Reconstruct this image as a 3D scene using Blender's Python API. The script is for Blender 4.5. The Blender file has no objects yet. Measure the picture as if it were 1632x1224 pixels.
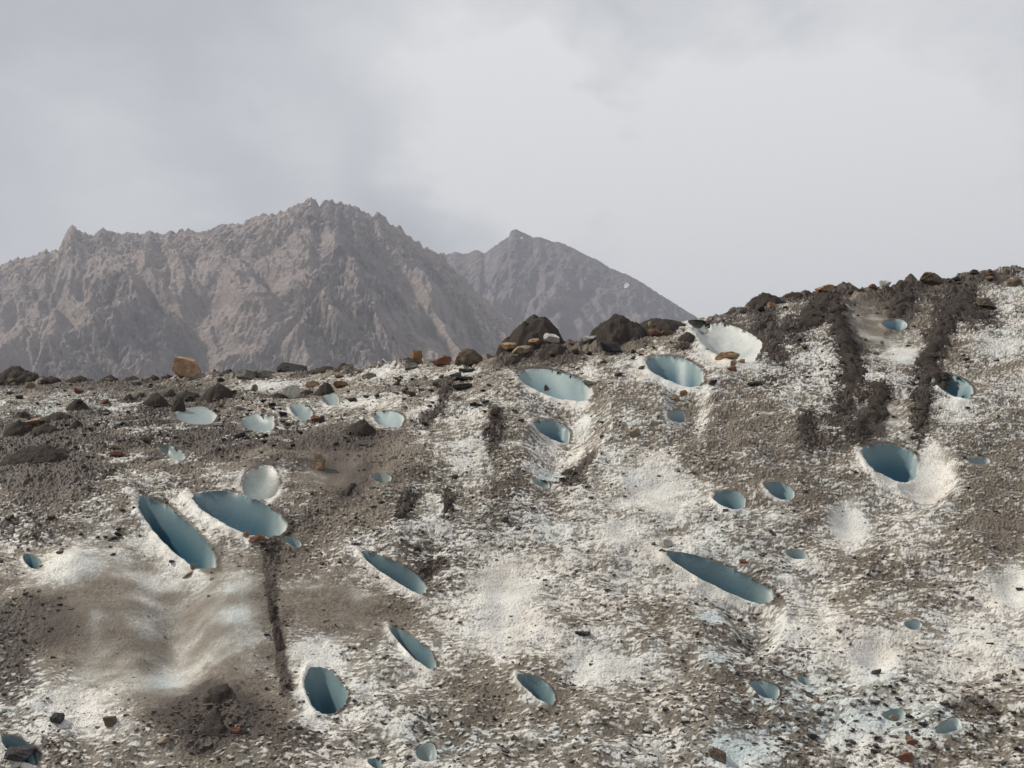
import bpy, math, random
import numpy as np
from mathutils import Vector

random.seed(7)
RNG = np.random.default_rng(11)
S = bpy.context.scene
COL = S.collection
F32 = np.float32

# ------------------------------------------------------------------ camera
FPX, CXP, CYP = 1587.0, 816.0, 612.0          # focal length in photo pixels
PITCH = math.radians(10.0)
CZ = 1.7
CP, SP = math.cos(PITCH), math.sin(PITCH)


def px2te(px, py):
    """photo pixel -> (x per y, rise per y) of its sight line"""
    a = (np.asarray(px, float) - CXP) / FPX
    b = (CYP - np.asarray(py, float)) / FPX
    d = CP - b * SP
    return a / d, (SP + b * CP) / d


def te2px(t, e):
    b = (e * CP - SP) / (CP + e * SP)
    a = t * (CP - b * SP)
    return CXP + FPX * a, CYP - FPX * b


cam_d = bpy.data.cameras.new('camera')
cam_d.sensor_width = 36.0
cam_d.lens = 36.0 * FPX / 1632.0
cam_d.clip_start = 0.1
cam_d.clip_end = 20000
cam = bpy.data.objects.new('camera', cam_d)
COL.objects.link(cam)
cam.location = (0, 0, CZ)
cam.rotation_euler = (math.radians(90) + PITCH, 0, 0)
S.camera = cam

# ------------------------------------------------------------------ noise
_ang = RNG.random(256) * 2 * math.pi
_GX, _GY = np.cos(_ang).astype(F32), np.sin(_ang).astype(F32)


def _hash(ix, iy, seed):
    h = (ix.astype(np.int64) * 374761393 + iy.astype(np.int64) * 668265263 + seed * 1442695041) & 0xFFFFFFFF
    h = ((h ^ (h >> 13)) * 1274126177) & 0xFFFFFFFF
    h = h ^ (h >> 16)
    return (h & 255).astype(np.int64)


def pn(x, y, seed=0):
    """gradient noise, roughly -1..1"""
    x = np.asarray(x, F32)
    y = np.asarray(y, F32)
    x, y = np.broadcast_arrays(x, y)
    ix, iy = np.floor(x), np.floor(y)
    fx, fy = x - ix, y - iy
    ix, iy = ix.astype(np.int32), iy.astype(np.int32)
    u = fx * fx * fx * (fx * (fx * 6 - 15) + 10)
    v = fy * fy * fy * (fy * (fy * 6 - 15) + 10)

    def g(dx, dy):
        h = _hash(ix + dx, iy + dy, seed)
        return _GX[h] * (fx - dx) + _GY[h] * (fy - dy)
    a = g(0, 0); b = g(1, 0); c = g(0, 1); d = g(1, 1)
    return (a + (b - a) * u + (c - a) * v + (a - b - c + d) * u * v) * 1.5


def fbm(x, y, oct=4, seed=0, gain=0.5, lac=2.03):
    s = 0; a = 1.0
    for i in range(oct):
        s = s + a * pn(x, y, seed + i * 17)
        x = x * lac + 3.7; y = y * lac + 1.9; a *= gain
    return s


def ridged(x, y, oct=4, seed=0, gain=0.5, lac=2.07):
    s = 0; a = 1.0
    for i in range(oct):
        s = s + a * (1 - 2 * np.abs(pn(x, y, seed + i * 17)))
        x = x * lac + 5.1; y = y * lac + 2.3; a *= gain
    return s


def sstep(a, b, x):
    q = np.clip((x - a) / (b - a), 0, 1)
    return q * q * (3 - 2 * q)


def smin(a, b, k):
    h = np.clip(0.5 + 0.5 * (b - a) / k, 0, 1)
    return b * (1 - h) + a * h - k * h * (1 - h)


def smax(a, b, k):
    return -smin(-a, -b, k)


# ------------------------------------------------------------------ materials
def new_mat(name):
    m = bpy.data.materials.new(name)
    m.use_nodes = True
    nt = m.node_tree
    for n in list(nt.nodes):
        nt.nodes.remove(n)
    out = nt.nodes.new('ShaderNodeOutputMaterial')
    bs = nt.nodes.new('ShaderNodeBsdfPrincipled')
    nt.links.new(bs.outputs[0], out.inputs[0])
    return m, nt, bs


def nd(nt, typ, **kw):
    n = nt.nodes.new(typ)
    for k, v in kw.items():
        setattr(n, k, v)
    return n


def noise(nt, co, scale, detail=4, rough=0.55, dist=0.0):
    n = nd(nt, 'ShaderNodeTexNoise')
    n.inputs['Scale'].default_value = scale
    n.inputs['Detail'].default_value = detail
    n.inputs['Roughness'].default_value = rough
    n.inputs['Distortion'].default_value = dist
    nt.links.new(co, n.inputs['Vector'])
    return n.outputs['Fac']


def ramp(nt, fac, stops):
    r = nd(nt, 'ShaderNodeValToRGB')
    el = r.color_ramp.elements
    while len(el) < len(stops):
        el.new(0.5)
    for e, (p, c) in zip(el, stops):
        e.position = p
        e.color = (*c, 1) if len(c) == 3 else c
    nt.links.new(fac, r.inputs[0])
    return r.outputs[0]


def math_n(nt, op, a, b=None, c=None, clamp=False):
    n = nd(nt, 'ShaderNodeMath', operation=op, use_clamp=clamp)
    for i, v in enumerate((a, b, c)):
        if v is None:
            continue
        if isinstance(v, (int, float)):
            n.inputs[i].default_value = v
        else:
            nt.links.new(v, n.inputs[i])
    return n.outputs[0]


def mix(nt, fac, a, b, mode='MIX'):
    n = nd(nt, 'ShaderNodeMix', data_type='RGBA', blend_type=mode)
    if isinstance(fac, (int, float)):
        n.inputs[0].default_value = fac
    else:
        nt.links.new(fac, n.inputs[0])
    for sock, v in ((n.inputs[6], a), (n.inputs[7], b)):
        if isinstance(v, tuple):
            sock.default_value = (*v, 1)
        else:
            nt.links.new(v, sock)
    return n.outputs[2]


def maprange(nt, v, a, b, c=0.0, d=1.0, smooth=True):
    n = nd(nt, 'ShaderNodeMapRange')
    if smooth:
        n.interpolation_type = 'SMOOTHSTEP'
    nt.links.new(v, n.inputs[0])
    for i, q in enumerate((a, b, c, d)):
        n.inputs[i + 1].default_value = q
    return n.outputs[0]


def bump(nt, bs, h, strength, dist):
    b = nd(nt, 'ShaderNodeBump')
    b.inputs['Strength'].default_value = strength
    b.inputs['Distance'].default_value = dist
    nt.links.new(h, b.inputs['Height'])
    nt.links.new(b.outputs[0], bs.inputs['Normal'])


def objco(nt, scale=None):
    tc = nd(nt, 'ShaderNodeTexCoord')
    o = tc.outputs['Object']
    if scale:
        mp = nd(nt, 'ShaderNodeMapping')
        mp.inputs['Scale'].default_value = scale
        nt.links.new(o, mp.inputs['Vector'])
        o = mp.outputs[0]
    return o


DIRT_DARK = (0.040, 0.031, 0.027)
DIRT_MID = (0.090, 0.074, 0.056)
DIRT_PALE = (0.26, 0.223, 0.180)


def make_ice_mat():
    m, nt, bs = new_mat('dirty_glacier_ice')
    at = nd(nt, 'ShaderNodeAttribute', attribute_name='surf')
    sep = nd(nt, 'ShaderNodeSeparateColor')
    nt.links.new(at.outputs['Color'], sep.inputs[0])
    dirt, dark, blue = sep.outputs
    co = objco(nt)
    n1 = noise(nt, co, 3.0, 5)
    n2 = noise(nt, co, 26.0, 5, 0.65)
    n3 = noise(nt, co, 95.0, 3, 0.6)
    # white bubbly ice, faintly stained
    ice = ramp(nt, n1, [(0.32, (0.60, 0.565, 0.505)), (0.5, (0.72, 0.69, 0.635)), (0.7, (0.77, 0.75, 0.71))])
    stain = maprange(nt, n2, 0.46, 0.74)
    ice = mix(nt, math_n(nt, 'MULTIPLY', stain, 0.40), ice, (0.44, 0.38, 0.31))
    icebl = ramp(nt, n2, [(0.3, (0.40, 0.53, 0.56)), (0.7, (0.56, 0.66, 0.68))])
    ice = mix(nt, blue, ice, icebl)
    # thin silt to coarse dark grit
    dn = math_n(nt, 'ADD', math_n(nt, 'MULTIPLY', n2, 0.9), math_n(nt, 'MULTIPLY', n3, 0.5))
    silt = ramp(nt, dn, [(0.45, DIRT_MID), (0.62, (0.138, 0.115, 0.088)), (0.85, DIRT_PALE)])
    grit = ramp(nt, dn, [(0.5, DIRT_DARK), (0.8, (0.085, 0.067, 0.055))])
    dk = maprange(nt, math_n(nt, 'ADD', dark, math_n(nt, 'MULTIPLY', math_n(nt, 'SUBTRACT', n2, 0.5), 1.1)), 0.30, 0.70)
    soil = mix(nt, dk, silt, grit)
    f = math_n(nt, 'ADD', dirt, math_n(nt, 'MULTIPLY', math_n(nt, 'SUBTRACT', n2, 0.5), 0.55))
    f = math_n(nt, 'ADD', f, math_n(nt, 'MULTIPLY', math_n(nt, 'SUBTRACT', n3, 0.5), 0.40))
    f = maprange(nt, f, 0.12, 0.80)
    c = mix(nt, f, ice, soil)
    # loose dark specks
    sp = math_n(nt, 'MAXIMUM', maprange(nt, noise(nt, co, 60.0, 2, 0.5), 0.62, 0.67), maprange(nt, noise(nt, co, 125.0, 2, 0.5), 0.63, 0.68))
    sp = math_n(nt, 'MULTIPLY', sp, math_n(nt, 'SUBTRACT', 0.75, math_n(nt, 'MULTIPLY', blue, 0.7)), clamp=True)
    c = mix(nt, sp, c, (0.06, 0.047, 0.042))
    nt.links.new(c, bs.inputs['Base Color'])
    nt.links.new(maprange(nt, f, 0, 1, 0.30, 0.62), bs.inputs['Roughness'])
    bs.inputs['Specular IOR Level'].default_value = 0.22
    bump(nt, bs, math_n(nt, 'ADD', n2, math_n(nt, 'MULTIPLY', n3, 0.5)), 0.7, 0.014)
    return m


def make_hole_mat():
    m, nt, bs = new_mat('blue_melt_hole_ice')
    at = nd(nt, 'ShaderNodeAttribute', attribute_name='surf')
    sep = nd(nt, 'ShaderNodeSeparateColor')
    nt.links.new(at.outputs['Color'], sep.inputs[0])
    dirt, dark, blue = sep.outputs
    co = objco(nt)
    n1 = noise(nt, co, 5.0, 4)
    n2 = noise(nt, co, 40.0, 4, 0.6)
    crust = ramp(nt, n2, [(0.3, (0.47, 0.475, 0.455)), (0.7, (0.62, 0.625, 0.61))])
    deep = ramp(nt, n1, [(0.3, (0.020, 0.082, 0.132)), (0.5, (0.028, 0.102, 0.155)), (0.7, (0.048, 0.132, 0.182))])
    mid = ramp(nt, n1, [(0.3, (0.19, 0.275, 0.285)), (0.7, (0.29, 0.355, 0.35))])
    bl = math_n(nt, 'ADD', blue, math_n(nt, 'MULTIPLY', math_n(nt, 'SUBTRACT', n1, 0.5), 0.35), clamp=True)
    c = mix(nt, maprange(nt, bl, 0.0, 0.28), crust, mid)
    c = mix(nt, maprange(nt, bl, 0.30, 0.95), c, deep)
    n3 = noise(nt, co, 14.0, 4, 0.6)
    f = math_n(nt, 'ADD', dirt, math_n(nt, 'MULTIPLY', math_n(nt, 'SUBTRACT', n3, 0.5), 0.45))
    f = maprange(nt, math_n(nt, 'ADD', f, math_n(nt, 'MULTIPLY', math_n(nt, 'SUBTRACT', n2, 0.5), 0.35)), 0.15, 0.95)
    c = mix(nt, f, c, mix(nt, n2, DIRT_DARK, DIRT_PALE))
    nt.links.new(c, bs.inputs['Base Color'])
    bs.inputs['Roughness'].default_value = 0.42
    bs.inputs['Specular IOR Level'].default_value = 0.22
    bump(nt, bs, math_n(nt, 'ADD', n1, math_n(nt, 'MULTIPLY', n2, 0.25)), 0.3, 0.02)
    return m


def make_dirt_mat():
    m, nt, bs = new_mat('dark_moraine_dirt')
    co = objco(nt)
    n1 = noise(nt, co, 6.0, 4)
    n2 = noise(nt, co, 45.0, 5, 0.7)
    c = ramp(nt, n2, [(0.30, (0.030, 0.024, 0.022)), (0.52, (0.060, 0.048, 0.041)), (0.66, (0.105, 0.085, 0.070)), (0.80, (0.24, 0.20, 0.16))])
    c = mix(nt, math_n(nt, 'MULTIPLY', n1, 0.55), c, (0.062, 0.052, 0.044))
    nt.links.new(c, bs.inputs['Base Color'])
    bs.inputs['Roughness'].default_value = 0.92
    bs.inputs['Specular IOR Level'].default_value = 0.2
    bump(nt, bs, n2, 1.0, 0.03)
    return m


def make_rock_mat(name, c0, c1, c2):
    m, nt, bs = new_mat(name)
    co = objco(nt)
    n1 = noise(nt, co, 7.0, 5, 0.6, 0.4)
    n2 = noise(nt, co, 40.0, 5, 0.65)
    wv = nd(nt, 'ShaderNodeTexWave')
    wv.bands_direction = 'Z'
    wv.inputs['Scale'].default_value = 9.0
    wv.inputs['Distortion'].default_value = 9.0
    wv.inputs['Detail'].default_value = 3.0
    nt.links.new(co, wv.inputs['Vector'])
    c = ramp(nt, n1, [(0.32, c0), (0.5, c1), (0.68, c2)])
    c = mix(nt, math_n(nt, 'MULTIPLY', wv.outputs['Fac'], 0.28), c, c0)
    c = mix(nt, maprange(nt, n2, 0.5, 0.8, 0, 0.5), c, tuple(v * 0.45 for v in c0))
    nt.links.new(c, bs.inputs['Base Color'])
    bs.inputs['Roughness'].default_value = 0.8
    bs.inputs['Specular IOR Level'].default_value = 0.25
    bump(nt, bs, math_n(nt, 'ADD', n1, n2), 0.8, 0.03)
    return m


def make_mountain_mat(name, tan, grey, dark):
    m, nt, bs = new_mat(name)
    at = nd(nt, 'ShaderNodeAttribute', attribute_name='surf')
    sep = nd(nt, 'ShaderNodeSeparateColor')
    nt.links.new(at.outputs['Color'], sep.inputs[0])
    scree, rib, snow = sep.outputs
    co = objco(nt)
    n1 = noise(nt, co, 0.0065, 6, 0.62, 0.6)
    n2 = noise(nt, co, 0.045, 5, 0.7)
    base = ramp(nt, n1, [(0.30, dark), (0.48, grey), (0.66, tan)])
    base = mix(nt, maprange(nt, n2, 0.50, 0.68, 0, 0.75), base, tuple(v * 1.45 for v in tan))
    base = mix(nt, maprange(nt, n2, 0.47, 0.34, 0, 0.8), base, tuple(v * 0.6 for v in dark))
    base = mix(nt, scree, base, tuple(0.5 * (a + b) * 0.98 for a, b in zip(tan, grey)))
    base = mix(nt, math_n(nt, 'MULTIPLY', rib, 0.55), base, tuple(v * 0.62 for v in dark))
    base = mix(nt, snow, base, (0.8, 0.82, 0.85))
    nt.links.new(base, bs.inputs['Base Color'])
    bs.inputs['Roughness'].default_value = 0.95
    bs.inputs['Specular IOR Level'].default_value = 0.1
    n3 = noise(nt, co, 0.13, 4, 0.65)
    base = mix(nt, maprange(nt, n3, 0.48, 0.36, 0, 0.45), base, tuple(v * 0.6 for v in dark))
    nt.links.new(base, bs.inputs['Base Color'])
    bump(nt, bs, math_n(nt, 'ADD', n2, math_n(nt, 'ADD', n1, math_n(nt, 'MULTIPLY', n3, .5))), 0.9, 12.0)
    return m


ICE = make_ice_mat()
HOLE = make_hole_mat()
DIRT = make_dirt_mat()
ROCK = {
    'orange': make_rock_mat('orange_stone', (0.24, 0.135, 0.075), (0.40, 0.26, 0.155), (0.56, 0.40, 0.28)),
    'tan': make_rock_mat('tan_stone', (0.20, 0.155, 0.11), (0.33, 0.265, 0.19), (0.44, 0.36, 0.27)),
    'pale': make_rock_mat('pale_stone', (0.40, 0.385, 0.35), (0.58, 0.56, 0.51), (0.70, 0.68, 0.62)),
    'grey': make_rock_mat('grey_stone', (0.12, 0.115, 0.10), (0.21, 0.20, 0.175), (0.31, 0.295, 0.25)),
    'dark': make_rock_mat('dark_slate_stone', (0.030, 0.029, 0.031), (0.055, 0.053, 0.056), (0.10, 0.096, 0.097)),
    'red': make_rock_mat('rusty_stone', (0.13, 0.062, 0.042), (0.235, 0.115, 0.075), (0.33, 0.18, 0.125)),
    'brown': make_rock_mat('brown_stone', (0.085, 0.062, 0.045), (0.15, 0.112, 0.083), (0.225, 0.175, 0.135)),
    'rust': make_rock_mat('ochre_stone', (0.16, 0.088, 0.035), (0.28, 0.16, 0.07), (0.40, 0.26, 0.12)),
}


# ------------------------------------------------------------------ mesh helpers
def mesh_np(name, verts, quads, mat, attr=None, smooth=True):
    me = bpy.data.meshes.new(name)
    nv, nf = len(verts), len(quads)
    k = quads.shape[1]
    me.vertices.add(nv)
    me.vertices.foreach_set('co', np.ascontiguousarray(verts, F32).ravel())
    me.loops.add(nf * k)
    me.loops.foreach_set('vertex_index', np.ascontiguousarray(quads, np.int32).ravel())
    me.polygons.add(nf)
    me.polygons.foreach_set('loop_start', np.arange(0, nf * k, k, dtype=np.int32))
    me.polygons.foreach_set('use_smooth', np.full(nf, smooth))
    if attr is not None:
        a = me.attributes.new('surf', 'FLOAT_COLOR', 'POINT')
        c = np.ones((nv, 4), F32)
        c[:, :3] = attr
        a.data.foreach_set('color', c.ravel())
    me.materials.append(mat)
    me.update(calc_edges=True)
    me.validate()
    return me


def link(name, me, label=None, cat=None, group=None, kind=None):
    o = bpy.data.objects.new(name, me)
    COL.objects.link(o)
    if label: o['label'] = label
    if cat: o['category'] = cat
    if group: o['group'] = group
    if kind: o['kind'] = kind
    return o


def grid_quads(nr, nc):
    i = np.arange(nr * nc, dtype=np.int32).reshape(nr, nc)
    return np.stack([i[:-1, :-1], i[:-1, 1:], i[1:, 1:], i[1:, :-1]], -1).reshape(-1, 4)


# ------------------------------------------------------------------ glacier: the bare slope
CREST = np.array([(-500, 604), (0, 607), (100, 607), (200, 608), (260, 603), (330, 598), (400, 597), (480, 592), (560, 591), (620, 581), (680, 577),
                  (740, 577), (800, 563), (850, 557), (920, 547), (960, 541), (1000, 529), (1060, 521), (1100, 511), (1150, 501), (1200, 485), (1260, 473),
                  (1320, 465), (1400, 457), (1460, 451), (1500, 444), (1560, 436), (1632, 427), (2100, 395)], float)
KNEE = np.array([(-500, 770), (0, 770), (300, 760), (500, 742), (700, 704), (850, 664), (1000, 624), (1200, 566), (1400, 524), (1632, 500), (2100, 470)], float)
S2P = np.array([(-500, .30), (0, .30), (500, .33), (800, .42), (1100, .50), (1632, .60), (2100, .62)], float)
S1 = 0.72
_tc, _ec = px2te(CREST[:, 0], CREST[:, 1])
_tk, _ek = px2te(KNEE[:, 0], KNEE[:, 1])
_tt = np.linspace(-6, 6, 6001)
_e_c = np.interp(_tt, _tc, _ec)
_e_k = np.interp(_tt, _tk, _ek)
_s2 = np.interp(_tt, px2te(S2P[:, 0], 600)[0], S2P[:, 1])
_ker = np.ones(25) / 25.0
_e_k = np.convolve(np.pad(_e_k, 12, mode='edge'), _ker, 'valid')
_e_c = np.convolve(np.pad(_e_c, 3, mode='edge'), np.ones(7) / 7, 'valid')
_yk = (CZ - .13 + S1 * 8) / (S1 - _e_k)
_zk = CZ + _e_k * _yk
_yc = (CZ - _zk + _s2 * _yk) / (_s2 - _e_c)
_zc = CZ + _e_c * _yc


def gy(y):
    return smax(y, 6.0, 1.0)


def base_z(t, y):
    """bare glacier surface over (x per y, y); also how far it is in front of its crest"""
    yk = np.interp(t, _tt, _yk); zk = np.interp(t, _tt, _zk)
    yc = np.interp(t, _tt, _yc); zc = np.interp(t, _tt, _zc); s2 = np.interp(t, _tt, _s2)
    l1 = zk + S1 * (y - yk)
    l2 = zk + s2 * (y - yk)
    l3 = zc - 0.22 * (y - yc)
    z = smin(smin(l1, l2, 0.5), l3, 0.06) + 0.01
    z = smax(z, np.full_like(z, -0.75), 0.5)
    x = t * gy(y)
    near = sstep(0.0, 3.5, yc - y) + sstep(0.5, 6, y - yc) * 1.0
    und = 0.13 * pn(x * .33, y * .45, 3) + 0.07 * pn(x * .9, y * 1.1, 5)
    z = z + und * (0.15 + 0.85 * near)
    return z, yc


def ground(x, y):
    x = np.asarray(x, float); y = np.asarray(y, float)
    return base_z(x / gy(y), y)[0]


# grid lines: dense where the slope is steep to the eye, coarse to the sides and behind
t_in = np.linspace(-0.60, 0.60, 1750)
t_o = np.concatenate([0.60 + np.cumsum(np.full(170, 0.0014)), 0.838 + np.cumsum(np.geomspace(0.002, 0.3, 40))])
t_l, t_r = -t_o[::-1], t_o
T = np.concatenate([t_l, t_in, t_r])
NC = len(T)
NR_F = 980
yy = np.linspace(5.0, 26.0, 1400)
Y_rows = np.empty((NR_F, NC))
for j, t in enumerate(T):
    yc = float(np.interp(t, _tt, _yc))
    ys = np.linspace(6.6, yc + 0.5, 700)
    z, _ = base_z(np.full_like(ys, t), ys)
    e = np.maximum.accumulate((z - CZ) / ys)
    cost = np.concatenate([[0], np.cumsum(np.maximum(np.diff(e) / 0.00072, np.diff(ys) / 0.022 * 0.75))])
    Y_rows[:, j] = np.interp(np.linspace(0, cost[-1], NR_F), cost, ys)
for _ in range(3):                                   # even out neighbouring columns
    Y_rows[:, 1:-1] = 0.25 * Y_rows[:, :-2] + 0.5 * Y_rows[:, 1:-1] + 0.25 * Y_rows[:, 2:]
front = np.linspace(-25, 6.6, 60)[:-1][:, None] ** 1 * np.ones((1, NC))
front = front * (Y_rows[0] / 6.6)[None, :]
back = Y_rows[-1][None, :] + np.cumsum(np.geomspace(0.03, 9.0, 60))[:, None]
YG = np.concatenate([front, Y_rows, back], 0)
NR = len(YG)
TG = np.broadcast_to(T[None, :], YG.shape)
ZG, YC = base_z(TG, YG)
XG = TG * gy(YG)
WG = np.zeros_like(YG)                               # length along the slope
WG[1:] = np.cumsum(np.hypot(np.diff(YG, axis=0), np.diff(ZG, axis=0)), axis=0)
WG -= WG[60][None, :]
WG = YG * 0.75 + ZG * 0.75
safe_y = np.maximum(YG, 1.0)
PX, PY = te2px(TG, (ZG - CZ) / safe_y)
FRONT = (YG < YC + 0.25) & (YG > 3.0)
MPP = safe_y / FPX                                   # metres per photo pixel there


def gauss(cx, cy, rx, ry, ang=0.0):
    ca, sa = math.cos(math.radians(ang)), math.sin(math.radians(ang))
    dx, dy = PX - cx, PY - cy
    return np.exp(-(((dx * ca + dy * sa) / rx) ** 2 + ((-dx * sa + dy * ca) / ry) ** 2)) * FRONT


def seg_dist(pts):
    """distance in photo pixels to a polyline and position 0..1 along it"""
    best = np.full(PX.shape, 1e9, F32); along = np.zeros(PX.shape, F32); side = np.zeros(PX.shape, F32)
    n = len(pts) - 1
    for i in range(n):
        (x0, y0), (x1, y1) = pts[i], pts[i + 1]
        vx, vy = x1 - x0, y1 - y0
        q = np.clip(((PX - x0) * vx + (PY - y0) * vy) / (vx * vx + vy * vy), 0, 1)
        d = np.hypot(PX - x0 - q * vx, PY - y0 - q * vy)
        s = np.sign(vx * (PY - y0) - vy * (PX - x0))
        m = d < best
        best = np.where(m, d, best); along = np.where(m, (i + q) / n, along); side = np.where(m, s, side)
    return best, along, side


# how dirty the surface is (0 clean white ice .. 1 covered)
D = 0.50 + 0.20 * fbm(XG * .55, WG * .8, 4, 21) + 0.16 * pn(XG * 2.3, WG * 3.0, 77)
DARK = 0.19 + 0.28 * fbm(XG * .8, WG * 1.0, 3, 31)
SMOOTH = np.zeros_like(D)
# (cx, cy, rx, ry, angle, dirt, dark)
for cx, cy, rx, ry, an, dd, dk in [
    (60, 725, 110, 45, 10, .45, .75), (160, 690, 190, 45, 0, .18, .20), (430, 690, 160, 28, 5, .30, .45), (420, 735, 180, 40, 0, .25, .20),
    (640, 740, 120, 60, -25, .30, .05), (560, 790, 80, 60, -30, .30, .25), (70, 975, 110, 36, -15, .40, .55), (350, 1135, 90, 52, 0, .55, .70),
    (20, 1090, 40, 40, 0, .3, .5), (250, 1010, 200, 110, 20, .40, -.3), (520, 970, 110, 45, 10, .40, -.2), (170, 770, 150, 40, 0, .15, .15),
    (1200, 620, 90, 90, 0, .10, .10), (1200, 720, 150, 70, 10, .25, .0), (1380, 510, 80, 50, 20, .28, -.1), (1340, 620, 90, 70, 0, .05, .35),
    (1590, 800, 60, 110, 0, .35, .0), (1480, 890, 110, 40, 10, .16, .0), (1180, 1090, 90, 70, 20, .30, .30), (1560, 1140, 120, 60, -10, .12, .30),
    (720, 1110, 120, 50, -10, .25, .20), (860, 660, 90, 40, 0, .15, .0), (820, 760, 50, 60, 0, .30, .35), (1000, 640, 60, 40, 0, .12, .05),
    (640, 990, 50, 60, 30, .25, .0), (690, 900, 50, 40, 0, .35, .35), (1240, 560, 60, 60, 0, .18, .35), (1440, 470, 70, 40, 0, .22, .35),
    (560, 720, 70, 40, 0, .25, .1), (980, 860, 200, 80, 0, -.10, -.1), (250, 625, 330, 30, 0, .16, .12), (150, 680, 170, 40, 0, .12, .2), (130, 610, 200, 14, 0, .15, .3), (60, 590, 60, 30, 0, .3, .5),
    (430, 860, 60, 60, 0, .30, .1), (60, 830, 90, 40, 0, .15, .25), (960, 900, 40, 30, 0, .18, .1), (1320, 880, 110, 30, 10, .18, .0),
    (1060, 990, 60, 40, 0, .2, .1), (1560, 690, 80, 50, 0, .18, 0), (1500, 560, 60, 60, 0, .12, .1), (1280, 800, 90, 40, 0, .12, 0),
    (930, 640, 70, 40, 0, .15, .05), (690, 640, 60, 30, -20, .18, .25), (330, 590, 30, 8, 0, .2, .3), (760, 1170, 200, 40, 0, .05, .15),
    (1250, 1190, 60, 40, 0, .05, .2), (1060, 1090, 120, 60, 0, -.05, 0), (90, 1180, 70, 40, 0, .1, .3), (480, 1190, 80, 30, 0, .2, .35),
    (290, 1000, 34, 90, -5, -.14, -.1), (385, 990, 36, 90, 0, -.10, -.1), (235, 950, 24, 40, 10, -.14, 0), (290, 1065, 50, 24, 30, -.16, 0), (300, 1020, 80, 70, 30, -.17, -.2), (120, 1000, 60, 70, 0, .15, .15), (385, 985, 44, 70, 0, -.12, -.1), (225, 960, 30, 50, 10, -.2, -.1), (150, 990, 18, 16, 20, -.3, 0), (200, 1070, 60, 30, 10, -.12, 0),
    (280, 622, 330, 20, 0, .20, .12), (660, 610, 110, 26, -10, .18, .15), (800, 600, 60, 20, 0, .15, .2), (1560, 460, 60, 30, 0, .15, .2), (1100, 570, 60, 30, 0, .12, .15), (1180, 520, 60, 26, 0, .1, .2),
    (760, 860, 140, 60, 0, .12, .1), (900, 1130, 160, 50, 0, .1, .0), (1330, 960, 120, 60, 0, .08, 0),
    (50, 720, 110, 60, 0, .25, .45), (230, 700, 220, 50, 0, .12, .18), (40, 980, 80, 60, 0, .25, .4), (30, 820, 60, 60, 0, .15, .25), (400, 720, 160, 30, 0, .15, .2), (40, 1070, 60, 60, 0, .2, .25), (330, 1120, 110, 46, 0, .3, .25), (470, 880, 90, 40, 0, .2, .15),
    # clean patches
    (1000, 990, 260, 150, 0, -.14, -.05), (1400, 1040, 190, 100, 0, -.14, -.05), (780, 950, 130, 120, 0, -.12, 0), (1300, 560, 120, 60, 0, -.08, 0), (1000, 740, 90, 60, 0, -.1, 0), (600, 1120, 160, 50, 0, -.12, 0), (150, 1130, 130, 50, 0, -.15, 0),
    (1050, 775, 55, 36, 10, -.65, -.2), (800, 930, 40, 50, 0, -.65, -.2), (995, 862, 28, 26, 0, -.55, -.1), (950, 1065, 45, 30, 0, -.6, -.1),
    (1392, 1043, 34, 26, 0, -.7, -.1), (1350, 828, 26, 34, -20, -.8, -.1), (1612, 932, 26, 34, -20, -.75, -.1), (820, 1005, 60, 30, 0, -.4, -.1),
    (110, 912, 44, 26, -10, -.8, -.5), (505, 1040, 34, 34, 0, -.7, -.3), (755, 700, 44, 56, 30, -.42, -.2), (700, 832, 30, 40, -10, -.5, -.2),
    (1180, 1195, 60, 34, 0, -.5, -.1), (1380, 1170, 80, 30, 0, -.45, -.1), (1580, 1000, 90, 70, 0, -.30, -.1), (1280, 970, 60, 60, 0, -.40, -.1),
    (1440, 560, 26, 16, 0, -.6, -.3), (1405, 602, 30, 14, 0, -.6, -.4), (1590, 555, 40, 16, 0, -.6, -.3), (1470, 740, 46, 40, 20, -.8, -.5),
    (1160, 560, 70, 34, 20, -.45, -.3), (690, 645, 36, 14, -30, -.75, -.4), (90, 655, 44, 10, -5, -.75, -.5), (200, 642, 34, 10, 0, -.5, -.3),
    (420, 615, 40, 9, 0, -.6, -.4), (300, 600, 70, 7, -3, -.45, -.3), (620, 592, 60, 12, -10, -.45, -.3), (740, 590, 40, 10, -12, -.55, -.3),
    (1010, 590, 50, 20, 0, -.25, -.1), (120, 1100, 80, 26, 10, -.25, -.2), (100, 1150, 90, 30, 0, -.30, -.2), (930, 640, 16, 60, 10, -.5, -.3),
    (1120, 640, 10, 40, 10, -.5, -.3), (560, 640, 90, 10, 0, -.35, -.2), (1520, 660, 40, 24, 20, -.4, -.2), (870, 720, 36, 50, 0, -.35, -.1),
    (270, 1070, 40, 40, 60, -.30, -.2), (1280, 540, 50, 26, 0, -.25, -.1), (1280, 620, 60, 50, 0, -.22, -.1), (1600, 470, 40, 30, 0, -.25, -.1),
    (1128, 988, 24, 12, 0, -.5, -.2), (1140, 1048, 22, 13, 0, -.4, -.2), (868, 736, 22, 10, 0, -.4, -.2), (1520, 1158, 20, 10, 0, -.2, 0),
    (40, 690, 25, 10, 0, .2, .3), (1110, 940, 60, 30, 24, -.35, -.1), (640, 930, 34, 20, 30, -.3, -.1), (520, 1150, 40, 20, 0, -.25, -.2),
    (60, 630, 120, 12, 0, -.10, -.1), (1560, 1060, 90, 40, 0, -.2, -.1), (1480, 1120, 40, 20, 0, -.35, -.1), (410, 768, 40, 32, 0, -.2, -.2)]:
    g = gauss(cx, cy, rx, ry, an)
    D += dd * g; DARK += dk * g
left_ = gauss(250, 720, 330, 75)
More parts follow.
